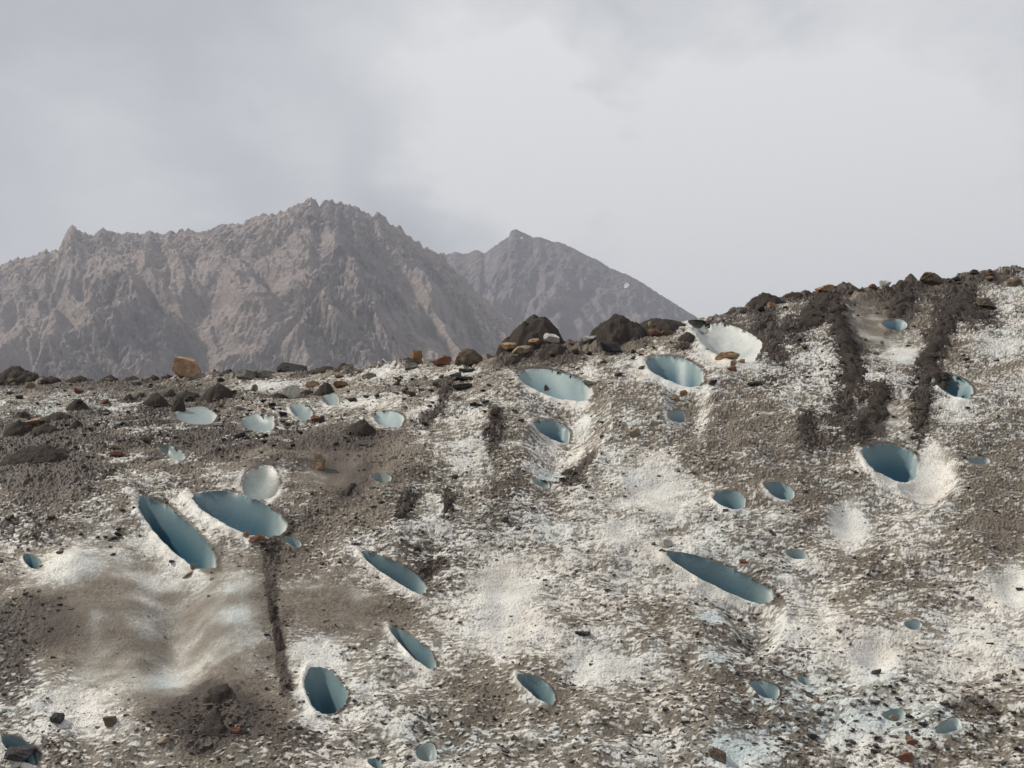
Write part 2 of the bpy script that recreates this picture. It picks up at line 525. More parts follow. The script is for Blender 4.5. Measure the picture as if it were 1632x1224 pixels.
D += left_ * (.55 * fbm(XG * 1.3, WG * 2.0, 4, 171) - .13)
DARK += left_ * (.35 * fbm(XG * 1.7, WG * 2.4, 3, 172) - .10)
# silt-smoothed ice
for cx, cy, rx, ry, an, k in [(250, 1010, 185, 120, 18, 1.6), (380, 980, 60, 90, 0, 1.2), (530, 965, 100, 45, 10, 1.1), (540, 745, 60, 36, 0, 1.1), (1390, 510, 55, 36, 30, 1.0),
                              (1440, 560, 30, 18, 0, 1.), (1350, 828, 24, 32, -20, 1.), (1392, 1043, 30, 22, 0, .9), (1470, 745, 40, 34, 20, 1.0), (800, 930, 34, 40, 0, .5),
                              (1050, 775, 46, 30, 0, .55), (1408, 665, 30, 26, 0, 1.0), (110, 912, 36, 22, 0, .7), (1612, 932, 24, 30, 0, .8), (410, 768, 40, 34, 0, 1.2)]:
    SMOOTH = np.maximum(SMOOTH, k * gauss(cx, cy, rx, ry, an))
SMOOTH = np.clip(SMOOTH + 0.25 * pn(XG * 4, WG * 4, 91) * (SMOOTH > .1), 0, 1)
BLUE = np.clip(0.10 + 0.25 * pn(XG * 1.1, WG * 1.4, 61), 0, 1)
for cx, cy, rx, ry in [(370, 1000, 40, 60), (1250, 1110, 90, 60), (1180, 1190, 60, 40), (1450, 1150, 120, 30), (60, 1000, 80, 30), (720, 1190, 90, 30), (868, 736, 22, 12), (1128, 988, 24, 12), (1140, 1048, 22, 14), (260, 1080, 30, 40), (100, 650, 90, 20)]:
    BLUE += 0.55 * gauss(cx, cy, rx, ry)

BANDS = [
    ([(1322, 478), (1332, 505), (1343, 535), (1358, 565), (1362, 608)], 20, 'long dark debris band curving down right of centre on the upper right slope'),
    ([(1318, 482), (1296, 505), (1270, 525)], 26, 'broad dark debris spur branching left from the curving band'),
    ([(1530, 478), (1512, 505), (1492, 540), (1480, 600)], 20, 'long dark debris ridge slanting down left from a peak, far right'),
    ([(1530, 480), (1552, 500), (1572, 506)], 20, 'short dark debris arm right of the slanting ridge'),
    ([(1474, 632), (1468, 660), (1465, 696)], 12, 'short straight dark debris band right above the white scooped bowl'),
    ([(1404, 612), (1396, 650), (1378, 688)], 19, 'clotted dark debris band left above the white scooped bowl'),
    ([(1288, 672), (1294, 708)], 13, 'short dark debris plug left of the clotted band'),
    ([(1230, 538), (1233, 568)], 12, 'dark debris knob right of the white crest hollow'),
    ([(430, 880), (432, 940), (440, 1000), (446, 1050), (458, 1096)], 8, 'long thin dark debris band down the smooth brown ice, lower left'),
    ([(1436, 452), (1440, 478), (1434, 500)], 17, 'dark debris tongue hanging from the skyline above the tiny blue hole'),
    ([(582, 742), (570, 762), (552, 788)], 7, 'thin dark debris streak slanting left in the smooth brown middle'),
    ([(788, 655), (790, 680), (786, 712)], 11, 'faint dark debris band left of the small trough hole'),
    ([(942, 716), (922, 738), (900, 756)], 11, 'dark debris bank along the lower right wall of the trough'),
    ([(655, 795), (648, 812), (640, 824)], 9, 'small dark debris clot above the narrow slanting hole'),
    ([(718, 790), (714, 816)], 10, 'small dark debris clot right of a clean ice patch'),
    ([(1225, 505), (1212, 525)], 12, 'dark debris clump at the right lip of the white crest hollow'),
    ([(700, 898), (676, 914)], 8, 'dark debris clump at the right end of the narrow slanting hole'),
    ([(335, 1105), (350, 1140), (330, 1170)], 30, 'black gravel fan at the foot of the smooth brown ice, lower left'),
    ([(715, 612), (700, 650), (678, 668)], 8, 'ragged dark debris edge right of a clean white patch below the crest'),
    ([(1352, 640), (1338, 665)], 16, 'dark debris smear between the curving and clotted bands'),
]
for pts, hw, lab in BANDS:
    d_, al_, sd_ = seg_dist(pts)
    d_ = d_ * (1 + 0.5 * pn(PX * .05, PY * .05, 701) + .35 * pn(PX * .12, PY * .16, 702))
    D += 0.48 * np.exp(-(d_ / (hw * 0.98)) ** 2) * FRONT
    DARK += 0.80 * np.exp(-(d_ / (hw * 1.05)) ** 2) * FRONT
    if hw > 12:
        continue
    D += 0.18 * np.exp(-(d_ / (hw * 1.9)) ** 2) * FRONT; DARK += 0.22 * np.exp(-(d_ / (hw * 1.9)) ** 2) * FRONT
# centre px, foot px row, width px, height px, label
MOUNDS = [
    (14, 612, 84, 30, 'dark dirt heap at the left end of the crest'),
    (74, 607, 40, 13, 'low dark dirt cone on the crest right of the end heap'),
    (118, 608, 44, 13, 'flat dark dirt heap on the crest left of the twin cones'),
    (141, 600, 20, 11, 'small dark dirt cone peeping over the crest left of the twins'),
    (172, 607, 42, 22, 'left one of the twin dark dirt cones on the crest'),
    (206, 604, 42, 20, 'right one of the twin dark dirt cones on the crest'),
    (243, 606, 18, 10, 'tiny dirt cone on the crest left of the orange boulder'),
    (264, 604, 22, 10, 'dirt lump under the left side of the orange boulder'),
    (362, 595, 22, 11, 'small dark dirt cone on the crest above the square grey slab'),
    (386, 592, 34, 15, 'dark dirt cone behind the square grey slab'),
    (418, 590, 48, 17, 'broad dark dirt cone on the crest left of the black boulder'),
    (474, 587, 44, 20, 'dark dirt cone rising behind the black boulder'),
    (512, 590, 60, 10, 'long low dirt bank on the crest right of the black boulder'),
    (546, 588, 30, 19, 'steep dark dirt cone at the right end of the crest bank'),
    (648, 577, 40, 13, 'dark dirt ramp left of the golden crest block'),
    (690, 574, 40, 12, 'brown dirt pile between the golden block and the ochre stone'),
    (852, 556, 124, 70, 'biggest dark dirt mound on the crest, in front of the far peak'),
    (882, 566, 56, 27, 'dark dirt cone in front of the biggest crest mound'),
    (985, 541, 100, 42, 'smooth dark dirt shoulder on the crest, left part of the right mound'),
    (1045, 525, 104, 20, 'dark dirt cap on the crest, right part of the right mound'),
    (1113, 503, 34, 14, 'small dark dirt cap above the grey crest hollow'),
    (1222, 479, 62, 18, 'dark dirt hump on the skyline above the white hollow'),
    (1265, 472, 40, 11, 'low dark dirt hump right of the skyline hump'),
    (1180, 498, 50, 12, 'dark dirt ramp climbing the crest notch'),
    (1350, 464, 50, 10, 'low dirt hump on the skyline right of the orange flat rock'),
    (1385, 455, 22, 11, 'small dark cone on the skyline left of the pale slab'),
    (20, 693, 48, 28, 'dark dirt cone at the left edge below the crest'),
    (34, 665, 20, 11, 'tiny dirt cone above the dark left edge cone'),
    (86, 668, 54, 17, 'wide dark dirt cone beside a clean ice patch, upper left'),
    (117, 655, 40, 23, 'pointed dark dirt cone right of a clean ice patch'),
    (62, 692, 46, 20, 'dark dirt cone above the broad low heap, far left'),
    (118, 682, 20, 15, 'small pointed dirt cone alone on grey ice'),
    (48, 736, 110, 25, 'broad low dark dirt heap on the far left slope'),
    (163, 660, 26, 11, 'small dirt lump below the reddish wedge'),
    (202, 638, 18, 11, 'left one of two tiny dirt cones touching each other'),
    (222, 634, 18, 10, 'right one of two tiny dirt cones touching each other'),
    (243, 648, 42, 24, 'pointed dark dirt cone with a flat foot, below the orange boulder'),
    (268, 632, 26, 14, 'dirt cone behind the pointed flat footed one'),
    (292, 634, 42, 15, 'low brown dirt cone between two pointed ones'),
    (342, 638, 50, 28, 'brown dirt cone with a steep right side, upper left'),
    (282, 655, 24, 26, 'dark upright clod left of the whitish hollow'),
    (440, 634, 32, 14, 'dark dirt pile left of the white angular boulder'),
    (514, 630, 34, 24, 'dark peaked dirt cone right of the white angular boulder'),
    (486, 630, 22, 10, 'low dirt pile at the right foot of the white boulder'),
    (575, 692, 48, 30, 'dark dirt cone left of the pale blue hole, mid slope'),
    (816, 580, 30, 18, 'dark dirt heap below the long orange slab'),
    (838, 570, 30, 12, 'dirt patch heap right of the long orange slab'),
    (976, 565, 28, 14, 'dirt lump under the black jagged rock'),
    (1096, 545, 34, 18, 'dark dirt cone at the left lip of the white crest hollow'),
    (1090, 558, 36, 12, 'dark dirt clod below the cone on the lip'),
]
for px_, py_, w_, h_, lab in MOUNDS:
    D += 0.42 * gauss(px_, py_, w_ * .75, max(h_ * .45, 5))
    DARK += 0.45 * gauss(px_, py_, w_ * .65, max(h_ * .4, 4))
# medium relief: troughs, lobes and steps, given as metres of rise
REL = np.zeros_like(D)


def trough(pts, w, depth, wall_side=0):
    d, al, sd = seg_dist(pts)
    q = np.clip(1 - (d / w) ** 2, 0, 1) ** 1.3
    taper = np.sin(np.clip(al * .9 + .08, 0, 1) * math.pi) ** 0.5
    if wall_side:
        q = np.where(sd * wall_side > 0, np.clip(1 - (d / (w * .55)), 0, 1) ** 0.35, q)
    return -depth * q * taper * FRONT


REL += -.13 * gauss(262, 930, 46, 80, -10) - .10 * gauss(283, 1010, 55, 70) - .05 * gauss(305, 940, 26, 60, 20)
REL += 0.09 * gauss(215, 1000, 70, 90, -15) + 0.09 * gauss(370, 1000, 60, 90, 10) - 0.08 * gauss(150, 1040, 60, 60) + .05 * gauss(140, 985, 40, 24) - .12 * gauss(280, 1040, 120, 60)
REL += trough([(885, 620), (915, 660), (895, 710), (870, 760)], 62, 0.26, 0)
REL += trough([(1085, 600), (1100, 640), (1085, 680)], 40, 0.16)
REL += trough([(1440, 740), (1480, 760), (1450, 790)], 48, 0.20)
REL += trough([(1150, 930), (1215, 985), (1195, 1040)], 40, 0.14)
REL += -0.16 * gauss(1400, 520, 60, 50, 20) - .12 * gauss(540, 750, 46, 30) + .12 * gauss(1340, 500, 30, 60, 15)
REL += -0.10 * gauss(1350, 828, 24, 32, -20) - .10 * gauss(1392, 1043, 30, 22) - .08 * gauss(1400, 815, 26, 24) - .07 * gauss(1612, 932, 24, 30)
REL += 0.08 * gauss(110, 905, 40, 22) - .06 * gauss(1050, 775, 46, 30) - .08 * gauss(800, 930, 34, 44)
REL += (0.05 * pn(XG * 2.2, WG * 2.6, 44) + 0.022 * pn(XG * 5.5, WG * 6.5, 45)) * (1 - .7 * SMOOTH)
CR = np.exp(-((YG - YC + 0.25) / 0.55) ** 2) * sstep(0.15, .55, fbm(XG * .55, YG * .4, 3, 161) + np.where(TG > .03, .45, .25))
REL += CR * (0.11 * np.clip(fbm(XG * 2.4, YG * 2.4, 3, 162) + .25, 0, 1) + 0.05 * np.clip(fbm(XG * 8, YG * 8, 2, 163), -.2, 1))
D += .35 * CR; DARK += .50 * CR * sstep(-.3, .3, pn(XG * 3, YG * 3, 164))
ZR = REL * (YG < YC + 1.5)
ZR *= np.where((np.abs(YG - YC) < 1.2) & (CR < .05), 0.5, 1.0)
PX, PY = te2px(TG, (ZG + ZR - CZ) / safe_y)         # holes are set out on the dented slope

# ------------------------------------------------------------------ melt holes
# cx, cy, half length, half width, slant, depth m, blueness, dirt at foot, label
HOLES = [
    (281, 850, 80, 26, 43, .70, 1.0, .0, 'long deep blue melt hole slanting steeply down, left one of the big pair'),
    (381, 817, 76, 28, 20, .65, .95, .1, 'wide blue melt hole with orange pebbles along its lower lip'),
    (629, 912, 60, 15, 31, .50, .95, .0, 'narrow slanting blue melt hole with a dark dirt clump at its right end'),
    (659, 1033, 46, 14, 42, .45, .95, .0, 'leaf shaped blue melt hole, pointed at its top, on the smooth brown ice edge'),
    (517, 1101, 40, 30, 60, .50, .85, .1, 'roundest blue melt hole, with dark grit along its lower right edge'),
    (855, 1097, 36, 15, 36, .42, .90, .1, 'small slanted blue melt hole with a dark grit plug at its foot'),
    (1149, 920, 90, 20, 24, .75, 1.0, .0, 'longest blue melt hole, a sharp narrow slot in white ice'),
    (1163, 797, 26, 15, 14, .35, .85, .0, 'left one of two small round blue melt holes set close together'),
    (1242, 782, 24, 13, 24, .35, .85, .0, 'right one of two small round blue melt holes set close together'),
    (1420, 736, 46, 27, 20, .55, .95, .0, 'blue melt hole opening into a bright white scooped bowl on its right'),
    (1520, 615, 32, 16, 24, .38, .85, .0, 'blue melt hole with a sunlit white right end beside a dark dirt band'),
    (1426, 518, 20, 9, 5, .28, .85, .0, 'tiny blue melt hole in the smooth brown hollow between dark ridges'),
    (1160, 545, 54, 26, 18, .40, .10, .0, 'large whitish melt hollow just under the crest, hardly blue'),
    (1077, 591, 47, 21, 15, .55, .85, .0, 'broad blue melt hole with a pointed left corner, just under the crest hollow'),
    (884, 613, 60, 21, 14, .36, .62, .0, 'pale grey blue melt hole at the head of a white walled trough'),
    (880, 686, 30, 15, 24, .38, .85, .0, 'small blue melt hole lying inside the white walled trough'),
    (618, 668, 25, 13, 10, .2, .5, .0, 'pale blue melt hole with a dark dirt cone against its left side'),
    (312, 663, 33, 14, 3, .13, .44, .0, 'whitish melt hollow beside the dark stones, on the grubby upper ice'),
    (412, 674, 27, 14, 0, .15, .46, .0, 'grey melt hole with a white right edge amid dark slates'),
    (480, 656, 19, 12, 28, .16, .48, .0, 'pale melt hole below the white angular boulder'),
    (527, 637, 13, 10, 0, .12, .42, .0, 'small round pale melt hole at the right foot of a dark dirt cone'),
    (415, 770, 31, 26, -20, .12, .29, .12, 'flat grey disc of bare ice above the two big melt holes'),
    (1219, 1099, 24, 13, 24, .22, .75, .0, 'pale blue lens shaped melt hole in gritty ice'),
    (1270, 884, 17, 8, 6, .18, .65, .0, 'tiny pale melt hole above and right of the longest slot'),
    (1078, 664, 15, 10, 10, .18, .65, .0, 'small pale blue melt hole below the broad pointed one'),
    (608, 762, 15, 8, 8, .18, .45, .0, 'tiny grey melt hole in the smooth brown middle slope'),
    (862, 770, 15, 6, 20, .16, .50, .0, 'thin greenish melt hole at the foot of the white walled trough'),
    (32, 1196, 34, 17, 32, .40, 1.0, .15, 'deep blue melt hole at the lower left corner beside a black stone'),
    (50, 895, 15, 10, 36, .22, .90, .0, 'tiny teal melt hole left of a clean white ice patch'),
    (275, 722, 21, 9, 26, .12, .46, .1, 'thin pale melt hole above the flat grey ice disc, in brown ice'),
    (466, 863, 15, 7, 26, .15, .60, .1, 'tiny teal melt hole just right of the wide hole with orange pebbles'),
    (680, 1200, 17, 15, 0, .10, .45, .0, 'flat round pale ice disc at the bottom edge'),
    (598, 1217, 12, 8, 20, .15, .75, .0, 'tiny blue melt hole cut off by the bottom edge'),
    (1455, 996, 14, 8, 8, .12, .60, .0, 'tiny pale blue pool of ice on the brown right slope'),
    (1560, 735, 18, 6, 0, .12, .45, .0, 'thin pale sliver of ice right of the white scooped bowl'),
    (1114, 517, 18, 7, 15, .12, .25, .1, 'small grey melt hollow under the dirt cap on the crest'),
    (1281, 1085, 11, 6, 20, .12, .65, .0, 'tiny blue sliver right of the lens shaped hole'),
    (1425, 1140, 20, 10, 0, .12, .50, .0, 'pale bluish hollow with a tan stone in it, low on the right'),
    (1512, 1158, 22, 11, -20, .12, .50, .0, 'pale bluish hollow among dark chips, lowest right'),
]
HID = np.full(D.shape, -1, np.int32)
FIT = {}
HR = np.full(D.shape, 9.0)
HPX = np.full(D.shape, 99.0)
DY = np.zeros_like(D); DZ = np.zeros_like(D)
HB = np.zeros_like(D); HDT = np.zeros_like(D)
SX = np.zeros_like(D); SY = np.zeros_like(D); ONRIM = np.zeros(D.shape, bool)
_dpy = np.gradient(PY, axis=0); _dyy = np.gradient(YG, axis=0)
DYDP = np.where(np.abs(_dpy) > 1e-6, _dyy / np.where(np.abs(_dpy) > 1e-6, _dpy, 1), 0)
DYDP = np.clip(DYDP, -0.2, 0.0)
SLOPE = np.gradient(ZG, axis=0) / np.maximum(_dyy, 1e-6)
for i, (cx, cy, a, b, an, dep, bl, dirt, lab) in enumerate(HOLES):
    ca, sa = math.cos(math.radians(an)), math.sin(math.radians(an))
    dx, dy = PX - cx, PY - cy
    win = (np.abs(dx) < a * 2.4 + 10) & (np.abs(dy) < a * 2.4 + 10) & FRONT
    if not win.any():
        continue
    rws, cls = np.nonzero(win)
    box = (slice(max(rws.min() - 2, 0), rws.max() + 3), slice(max(cls.min() - 2, 0), cls.max() + 3))
    win = np.zeros(D.shape, bool); win[box] = True
    shp = win[box].shape
    ok = FRONT[box].ravel()
    u = (dx[win] * ca + dy[win] * sa) / a
    v = (-dx[win] * sa + dy[win] * ca) / b
    th = np.arctan2(v, u)
    w_ = 0.10 * pn(np.cos(th) * 1.2 + i * 5.3, np.sin(th) * 1.2, 300) + 0.045 * pn(np.cos(th) * 4 + i * 3.1, np.sin(th) * 4, 401) + 0.022 * pn(np.cos(th) * 10 + i * 3.1, np.sin(th) * 10, 402)
    # slightly pointed at the upper left end, fuller at the lower right
    v2 = v / (1.0 + 0.16 * u)
    r = (np.abs(u) ** 2.2 + np.abs(v2) ** 2.2) ** (1 / 2.2)
    r = r + w_ * np.minimum(r, 1.0) ** 3
    r = np.where(ok, r, 9.0)
    dist = (r - 1) / r * np.hypot(dx[win], dy[win])
    in2 = (r < 1).reshape(shp)
    grow = in2.copy()
    for ar in (-1, 0, 1):
        for ac_ in (-1, 0, 1):
            grow |= np.roll(np.roll(in2, ar, 0), ac_, 1)
    snap = (grow & ~in2).ravel() & (r < 3)
    sx_ = np.where(snap, dx[win] * (1 / r - 1), 0)
    sy_ = np.where(snap, dy[win] * (1 / r - 1), 0)
    r = np.where(snap, 1.0, r)
    free = HID[win] < 0
    HPX[win] = np.minimum(HPX[win], np.where(snap, 0, np.maximum(dist, 0)))
    SX[win] = np.where(snap & free, sx_, SX[win]); SY[win] = np.where(snap & free, sy_, SY[win])
    dep_r = dep * .85 * (1 - np.clip(r, 0, 1) ** 2.1)
    ins = r <= 1.0
    hid = HID[win]; hr = HR[win]; dz = DZ[win]; dyy = DY[win]; hb = HB[win]; hd = HDT[win]
    m = ins & (r < hr)
    hid[m] = i
    hr = np.minimum(hr, r)
    dz = np.where(m, -dep_r, dz)
    dyy = np.where(m, dep_r * (0.07 if dep > .2 else 0.0), dyy)
    low = np.clip(v, -1, 1)
    depth_f = np.clip(1 - r ** 2, 0, 1)
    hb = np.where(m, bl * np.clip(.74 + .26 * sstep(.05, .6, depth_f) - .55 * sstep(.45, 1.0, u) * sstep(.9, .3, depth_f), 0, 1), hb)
    hd = np.where(m, dirt * 6 * sstep(0.35, 0.9, u * .6 + v * .6) * .6 + (0.50 if bl < .3 else 0.0 if bl > .7 else .27), hd)
    nearw = (r < 1.5) & ok
    uu, vv = u[nearw], v[nearw]
    A_ = np.stack([np.ones_like(uu), uu, vv, uu * uu, uu * vv, vv * vv, uu ** 3, uu * uu * vv, uu * vv * vv, vv ** 3], 1)
    B_ = np.stack([XG[win][nearw], YG[win][nearw], (ZG + ZR)[win][nearw]], 1)
    FIT[i] = np.linalg.lstsq(A_, B_, rcond=None)[0]
    # lip: clean and slightly raised below and to the left, sharp dirty crust above
    lip = np.exp(-((r - 1.12) / 0.16) ** 2) * (r >= 1.0)
    lw = sstep(-0.2, 0.7, v * 0.8 - u * 0.35)
    dz = dz + 0.035 * min(1, dep / .4) * lip * lw
    HID[win] = hid; HR[win] = hr; DZ[win] = dz; DY[win] = dyy; HB[win] = hb; HDT[win] = hd
    big = min(1.0, dep / .45)
    D[win] -= (0.28 * big + .06) * np.exp(-((r - 1.1) / 0.32) ** 2) * lw
    D[win] += 0.45 * np.exp(-((r - 1.06) / 0.09) ** 2) * (1 - lw)
    DARK[win] += 0.45 * np.exp(-((r - 1.06) / 0.08) ** 2) * (1 - lw)
    # apron of clean ice under the bigger lips
    D[win] -= 0.16 * big * np.exp(-((v - 1.5) / 0.7) ** 2 - (u / .9) ** 2) * (r > 1)
    SMOOTH[win] = np.maximum(SMOOTH[win], 0.55 * np.exp(-((r - 1.05) / 0.2) ** 2) * lw)

# ------------------------------------------------------------------ fine relief: ice scales standing out of the silt
wx = XG + 0.012 * pn(XG * 9, WG * 9, 101)
ww = WG + 0.012 * pn(XG * 9, WG * 9, 102)


def cells(x, y, seed):
    """1 at scattered centres falling to 0 between them, every cell its own size"""
    ix, iy = np.floor(x).astype(np.int32), np.floor(y).astype(np.int32)
    out = np.zeros(x.shape, F32)
    for a in (-1, 0, 1):
        for b in (-1, 0, 1):
            cx, cy = ix + a, iy + b
            px_ = cx + .5 + .42 * _GX[_hash(cx, cy, seed)]
            py_ = cy + .5 + .42 * _GX[_hash(cx, cy, seed + 7)]
            sz = .62 + .30 * _GX[_hash(cx, cy, seed + 13)]
            out = np.maximum(out, 1 - np.hypot(x - px_, y - py_) / sz)
    return out

n_a = pn(wx * 10, ww * 19, 111)
n_b = pn(wx * 19, ww * 36, 112)
n_c = pn(wx * 40, ww * 70, 113)
nearf = sstep(13.0, 8.0, YG)
n_w = cells(wx * 12, ww * 23, 900)
n_v = cells(wx * 25 + .5, ww * 44, 950)
n_s = 1.15 * (n_w - .42) + 0.55 * (n_v - .42) + 0.16 * n_a + 0.20 * n_b + 0.30 * n_c
D = 0.56 + (D - 0.5) * 0.92 + 0.18 * fbm(XG * 3.1, WG * 4.2, 3, 141)
thr = (np.clip(D, -0.1, 1.2) - 0.5) * 0.80
P = sstep(thr - 0.09, thr + 0.17, n_s)               # 1 = bare ice scale
amp = np.clip(1 - SMOOTH * 1.05, 0.14, 1)
clod = np.clip(fbm(XG * 17, WG * 22, 3, 121), -.6, 1.4)
rise = P * (0.0150 + 0.010 * n_b) * np.clip(0.30 + D, 0.25, 1.2)
rise += (1 - P) * (0.010 * n_c + 0.034 * np.clip(DARK, 0, 1) * clod)
rise += 0.006 * n_c
micro = rise * amp * 0.85 * (1 - 0.55 * nearf)
P = P * (1 - SMOOTH) + SMOOTH * np.clip(0.70 - 0.55 * (D - .35) + 0.22 * fbm(XG * 2.2, WG * 3, 3, 131), 0, 1)
inside = HID >= 0
rim = sstep(0.0, 12.0, HPX)
micro = micro * rim
vis = (YG > 5) & (YG < YC + 3)
micro = micro * vis
SYm = SY * DYDP
Xo = XG + SX * MPP
Yo = YG + SYm + DY - micro * 0.45
Zo = ZG + SYm * SLOPE + ZR + DZ + micro * 0.85
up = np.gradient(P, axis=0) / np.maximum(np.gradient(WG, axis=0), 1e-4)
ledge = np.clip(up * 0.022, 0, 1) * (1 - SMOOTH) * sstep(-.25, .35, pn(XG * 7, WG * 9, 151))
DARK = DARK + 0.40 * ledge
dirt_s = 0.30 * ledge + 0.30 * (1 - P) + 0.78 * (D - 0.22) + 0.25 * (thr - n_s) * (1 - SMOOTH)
dirt_a = np.where(inside, HDT, dirt_s)
dirt_a = np.where(vis | inside, dirt_a, 0.8)
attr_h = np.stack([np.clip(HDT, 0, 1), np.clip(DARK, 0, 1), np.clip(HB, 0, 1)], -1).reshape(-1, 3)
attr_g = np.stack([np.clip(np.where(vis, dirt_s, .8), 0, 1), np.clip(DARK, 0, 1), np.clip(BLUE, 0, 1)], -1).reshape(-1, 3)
V = np.stack([Xo, Yo, Zo], -1).reshape(-1, 3)
Q = grid_quads(NR, NC)
fh = HID.ravel()[Q]
fid = np.where((fh >= 0).all(1), fh.max(1), -1)


def submesh(name, sel, mat, attr):
    q = Q[sel]
    idx, inv = np.unique(q.ravel(), return_inverse=True)
    return mesh_np(name, V[idx], inv.reshape(-1, 4), mat, attr[idx])


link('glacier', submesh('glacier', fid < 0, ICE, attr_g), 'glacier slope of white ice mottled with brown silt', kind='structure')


def bowl(i):
    """the wall of one melt hole, ring by ring, sewn to the rim left in the glacier"""
    cx, cy, a, b, an, dep, bl, dirt, lab = HOLES[i]
    q = Q[fid == i]
    e = np.concatenate([q[:, [0, 1]], q[:, [1, 2]], q[:, [2, 3]], q[:, [3, 0]]])
    e = np.sort(e, 1)
    key, cnt = np.unique(e[:, 0].astype(np.int64) * (1 << 32) + e[:, 1], return_counts=True)
    be = key[cnt == 1]
    rim = np.unique(np.concatenate([be >> 32, be & 0xFFFFFFFF]))
    ca, sa = math.cos(math.radians(an)), math.sin(math.radians(an))
    sx, sy = (PX + SX).ravel()[rim] - cx, (PY + SY).ravel()[rim] - cy
    u, v = (sx * ca + sy * sa) / a, (-sx * sa + sy * ca) / b
    o = np.argsort(np.arctan2(v, u))
    rim, u, v = rim[o], u[o], v[o]
    n = len(rim)
    th = np.arctan2(v, u); R = np.hypot(u, v)
    tg = np.linspace(-math.pi, math.pi, 181)[:-1]
    Rg = np.interp(tg, th, R, period=2 * math.pi)
    kern = np.hanning(47)[1:-1] ** 2; kern /= kern.sum()
    Rs = np.convolve(np.concatenate([Rg[-22:], Rg, Rg[:22]]), kern, 'valid')
    Rb = np.interp(th, tg, Rs, period=2 * math.pi)
    rho = np.concatenate([[1.0, .98, .955, .925], np.linspace(.89, .06, 24)])
    pos, att = [V[rim]], [np.stack([np.zeros(n), np.zeros(n), np.full(n, .6 * bl)], -1)]
    C = FIT[i]

    def base(uu, vv):
        return np.stack([np.ones_like(uu), uu, vv, uu * uu, uu * vv, vv * vv, uu ** 3, uu * uu * vv, uu * vv * vv, vv ** 3], 1) @ C
    gap = V[rim] - base(u, v)
    # even spacing and a smooth run of the wall below the ragged rim
    m = min(9, max(3, n // 6))
    thx = np.concatenate([th[-m:] - 2 * math.pi, th, th[:m] + 2 * math.pi])
    ths = np.convolve(thx, np.ones(2 * m + 1) / (2 * m + 1), 'valid')
    Rbs = np.interp(ths, tg, Rs, period=2 * math.pi)
    gg = np.stack([np.convolve(np.concatenate([(q_ := np.interp(tg, th, gap[:, c], period=2 * math.pi))[-22:], q_, q_[:22]]), kern, 'valid') for c in range(3)], 1)
    gs = np.stack([np.interp(ths, tg, gg[:, c], period=2 * math.pi) for c in range(3)], 1)
    for p in np.concatenate([rho[1:], [0.0]]):
        f = p ** 45
        Rp = Rbs + (R - Rb) * f
        tp = ths + (th - ths) * f
        uu, vv = np.cos(tp) * Rp * p, np.sin(tp) * Rp * p
        if p == 0.0:
            uu, vv = uu[:1], vv[:1]
        w = base(uu, vv) + (gs * p ** 5 + (gap - gs) * f)[:len(uu)]
        dr = dep * .85 * (1 - p ** 2.1)
        w[:, 2] -= dr
        w[:, 1] += dr * (.07 if dep > .2 else 0)
        df = 1 - p * p
        pos.append(w)
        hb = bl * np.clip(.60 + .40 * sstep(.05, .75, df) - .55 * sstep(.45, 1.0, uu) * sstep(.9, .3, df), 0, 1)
        hd = dirt * 3.6 * sstep(.35, .9, uu * .6 + vv * .6) + (.24 if bl < .15 else .52 if bl < .3 else 0.0 if bl > .7 else .44 if bl < .5 else .25)
        att.append(np.stack([np.clip(hd, 0, 1), np.zeros(len(uu)), hb], -1))
    pos = np.concatenate(pos); att = np.concatenate(att)
    tri = []
    k = np.arange(n); k2 = (k + 1) % n
    for j in range(len(rho) - 1):
        a0, b0 = j * n, (j + 1) * n
        tri.append(np.stack([a0 + k, b0 + k2, a0 + k2], 1)); tri.append(np.stack([a0 + k, b0 + k, b0 + k2], 1))
    j = len(rho) - 1
    tri.append(np.stack([j * n + k, np.full(n, len(pos) - 1), j * n + k2], 1))
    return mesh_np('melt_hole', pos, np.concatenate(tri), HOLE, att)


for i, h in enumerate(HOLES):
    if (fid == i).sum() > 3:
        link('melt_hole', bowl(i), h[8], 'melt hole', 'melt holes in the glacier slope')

# ------------------------------------------------------------------ placing things on the slope
Vg = V.reshape(NR, NC, 3)
_fr = (YG < YC + 0.15) & (YG > 6.7)


def spot(px, py):
    """the point of the slope seen at a photo pixel (the crest if the pixel lies above it)"""
    t, e = px2te(px, py)
    j = int(np.clip(np.searchsorted(T, float(t)), 0, NC - 1))
    rows = np.nonzero(_fr[:, j])[0]
    c = Vg[rows, j]
    ee = np.maximum.accumulate((c[:, 2] - CZ) / c[:, 1])
    k = min(int(np.searchsorted(ee, float(e))), len(rows) - 1)
    best = Vector(c[k].tolist())
    d = Vector((float(t), 1.0, float(e))).normalized()
    o_ = Vector((0, 0, CZ))
    for tree in HEAPS:
        hit = tree.ray_cast(o_, d)
        if hit[0] is not None and hit[0].y < best.y + 0.6:
            best = hit[0]
    return best


from mathutils.bvhtree import BVHTree
HEAPS, _wait = [], []


def heap(me, at):
    _wait.append(BVHTree.FromPolygons([v.co + Vector(at) for v in me.vertices], [tuple(p.vertices) for p in me.polygons]))


# ------------------------------------------------------------------ rocks
_ico = {}


def ico(n):
    if n not in _ico:
        import bmesh
        bm = bmesh.new()
        bmesh.ops.create_icosphere(bm, subdivisions=n, radius=1.0)
        v = np.array([p.co[:] for p in bm.verts])
        f = np.array([[p.index for p in q.verts] for q in bm.faces])
        bm.free()
        _ico[n] = (v / np.linalg.norm(v, axis=1)[:, None], f)
    return _ico[n]


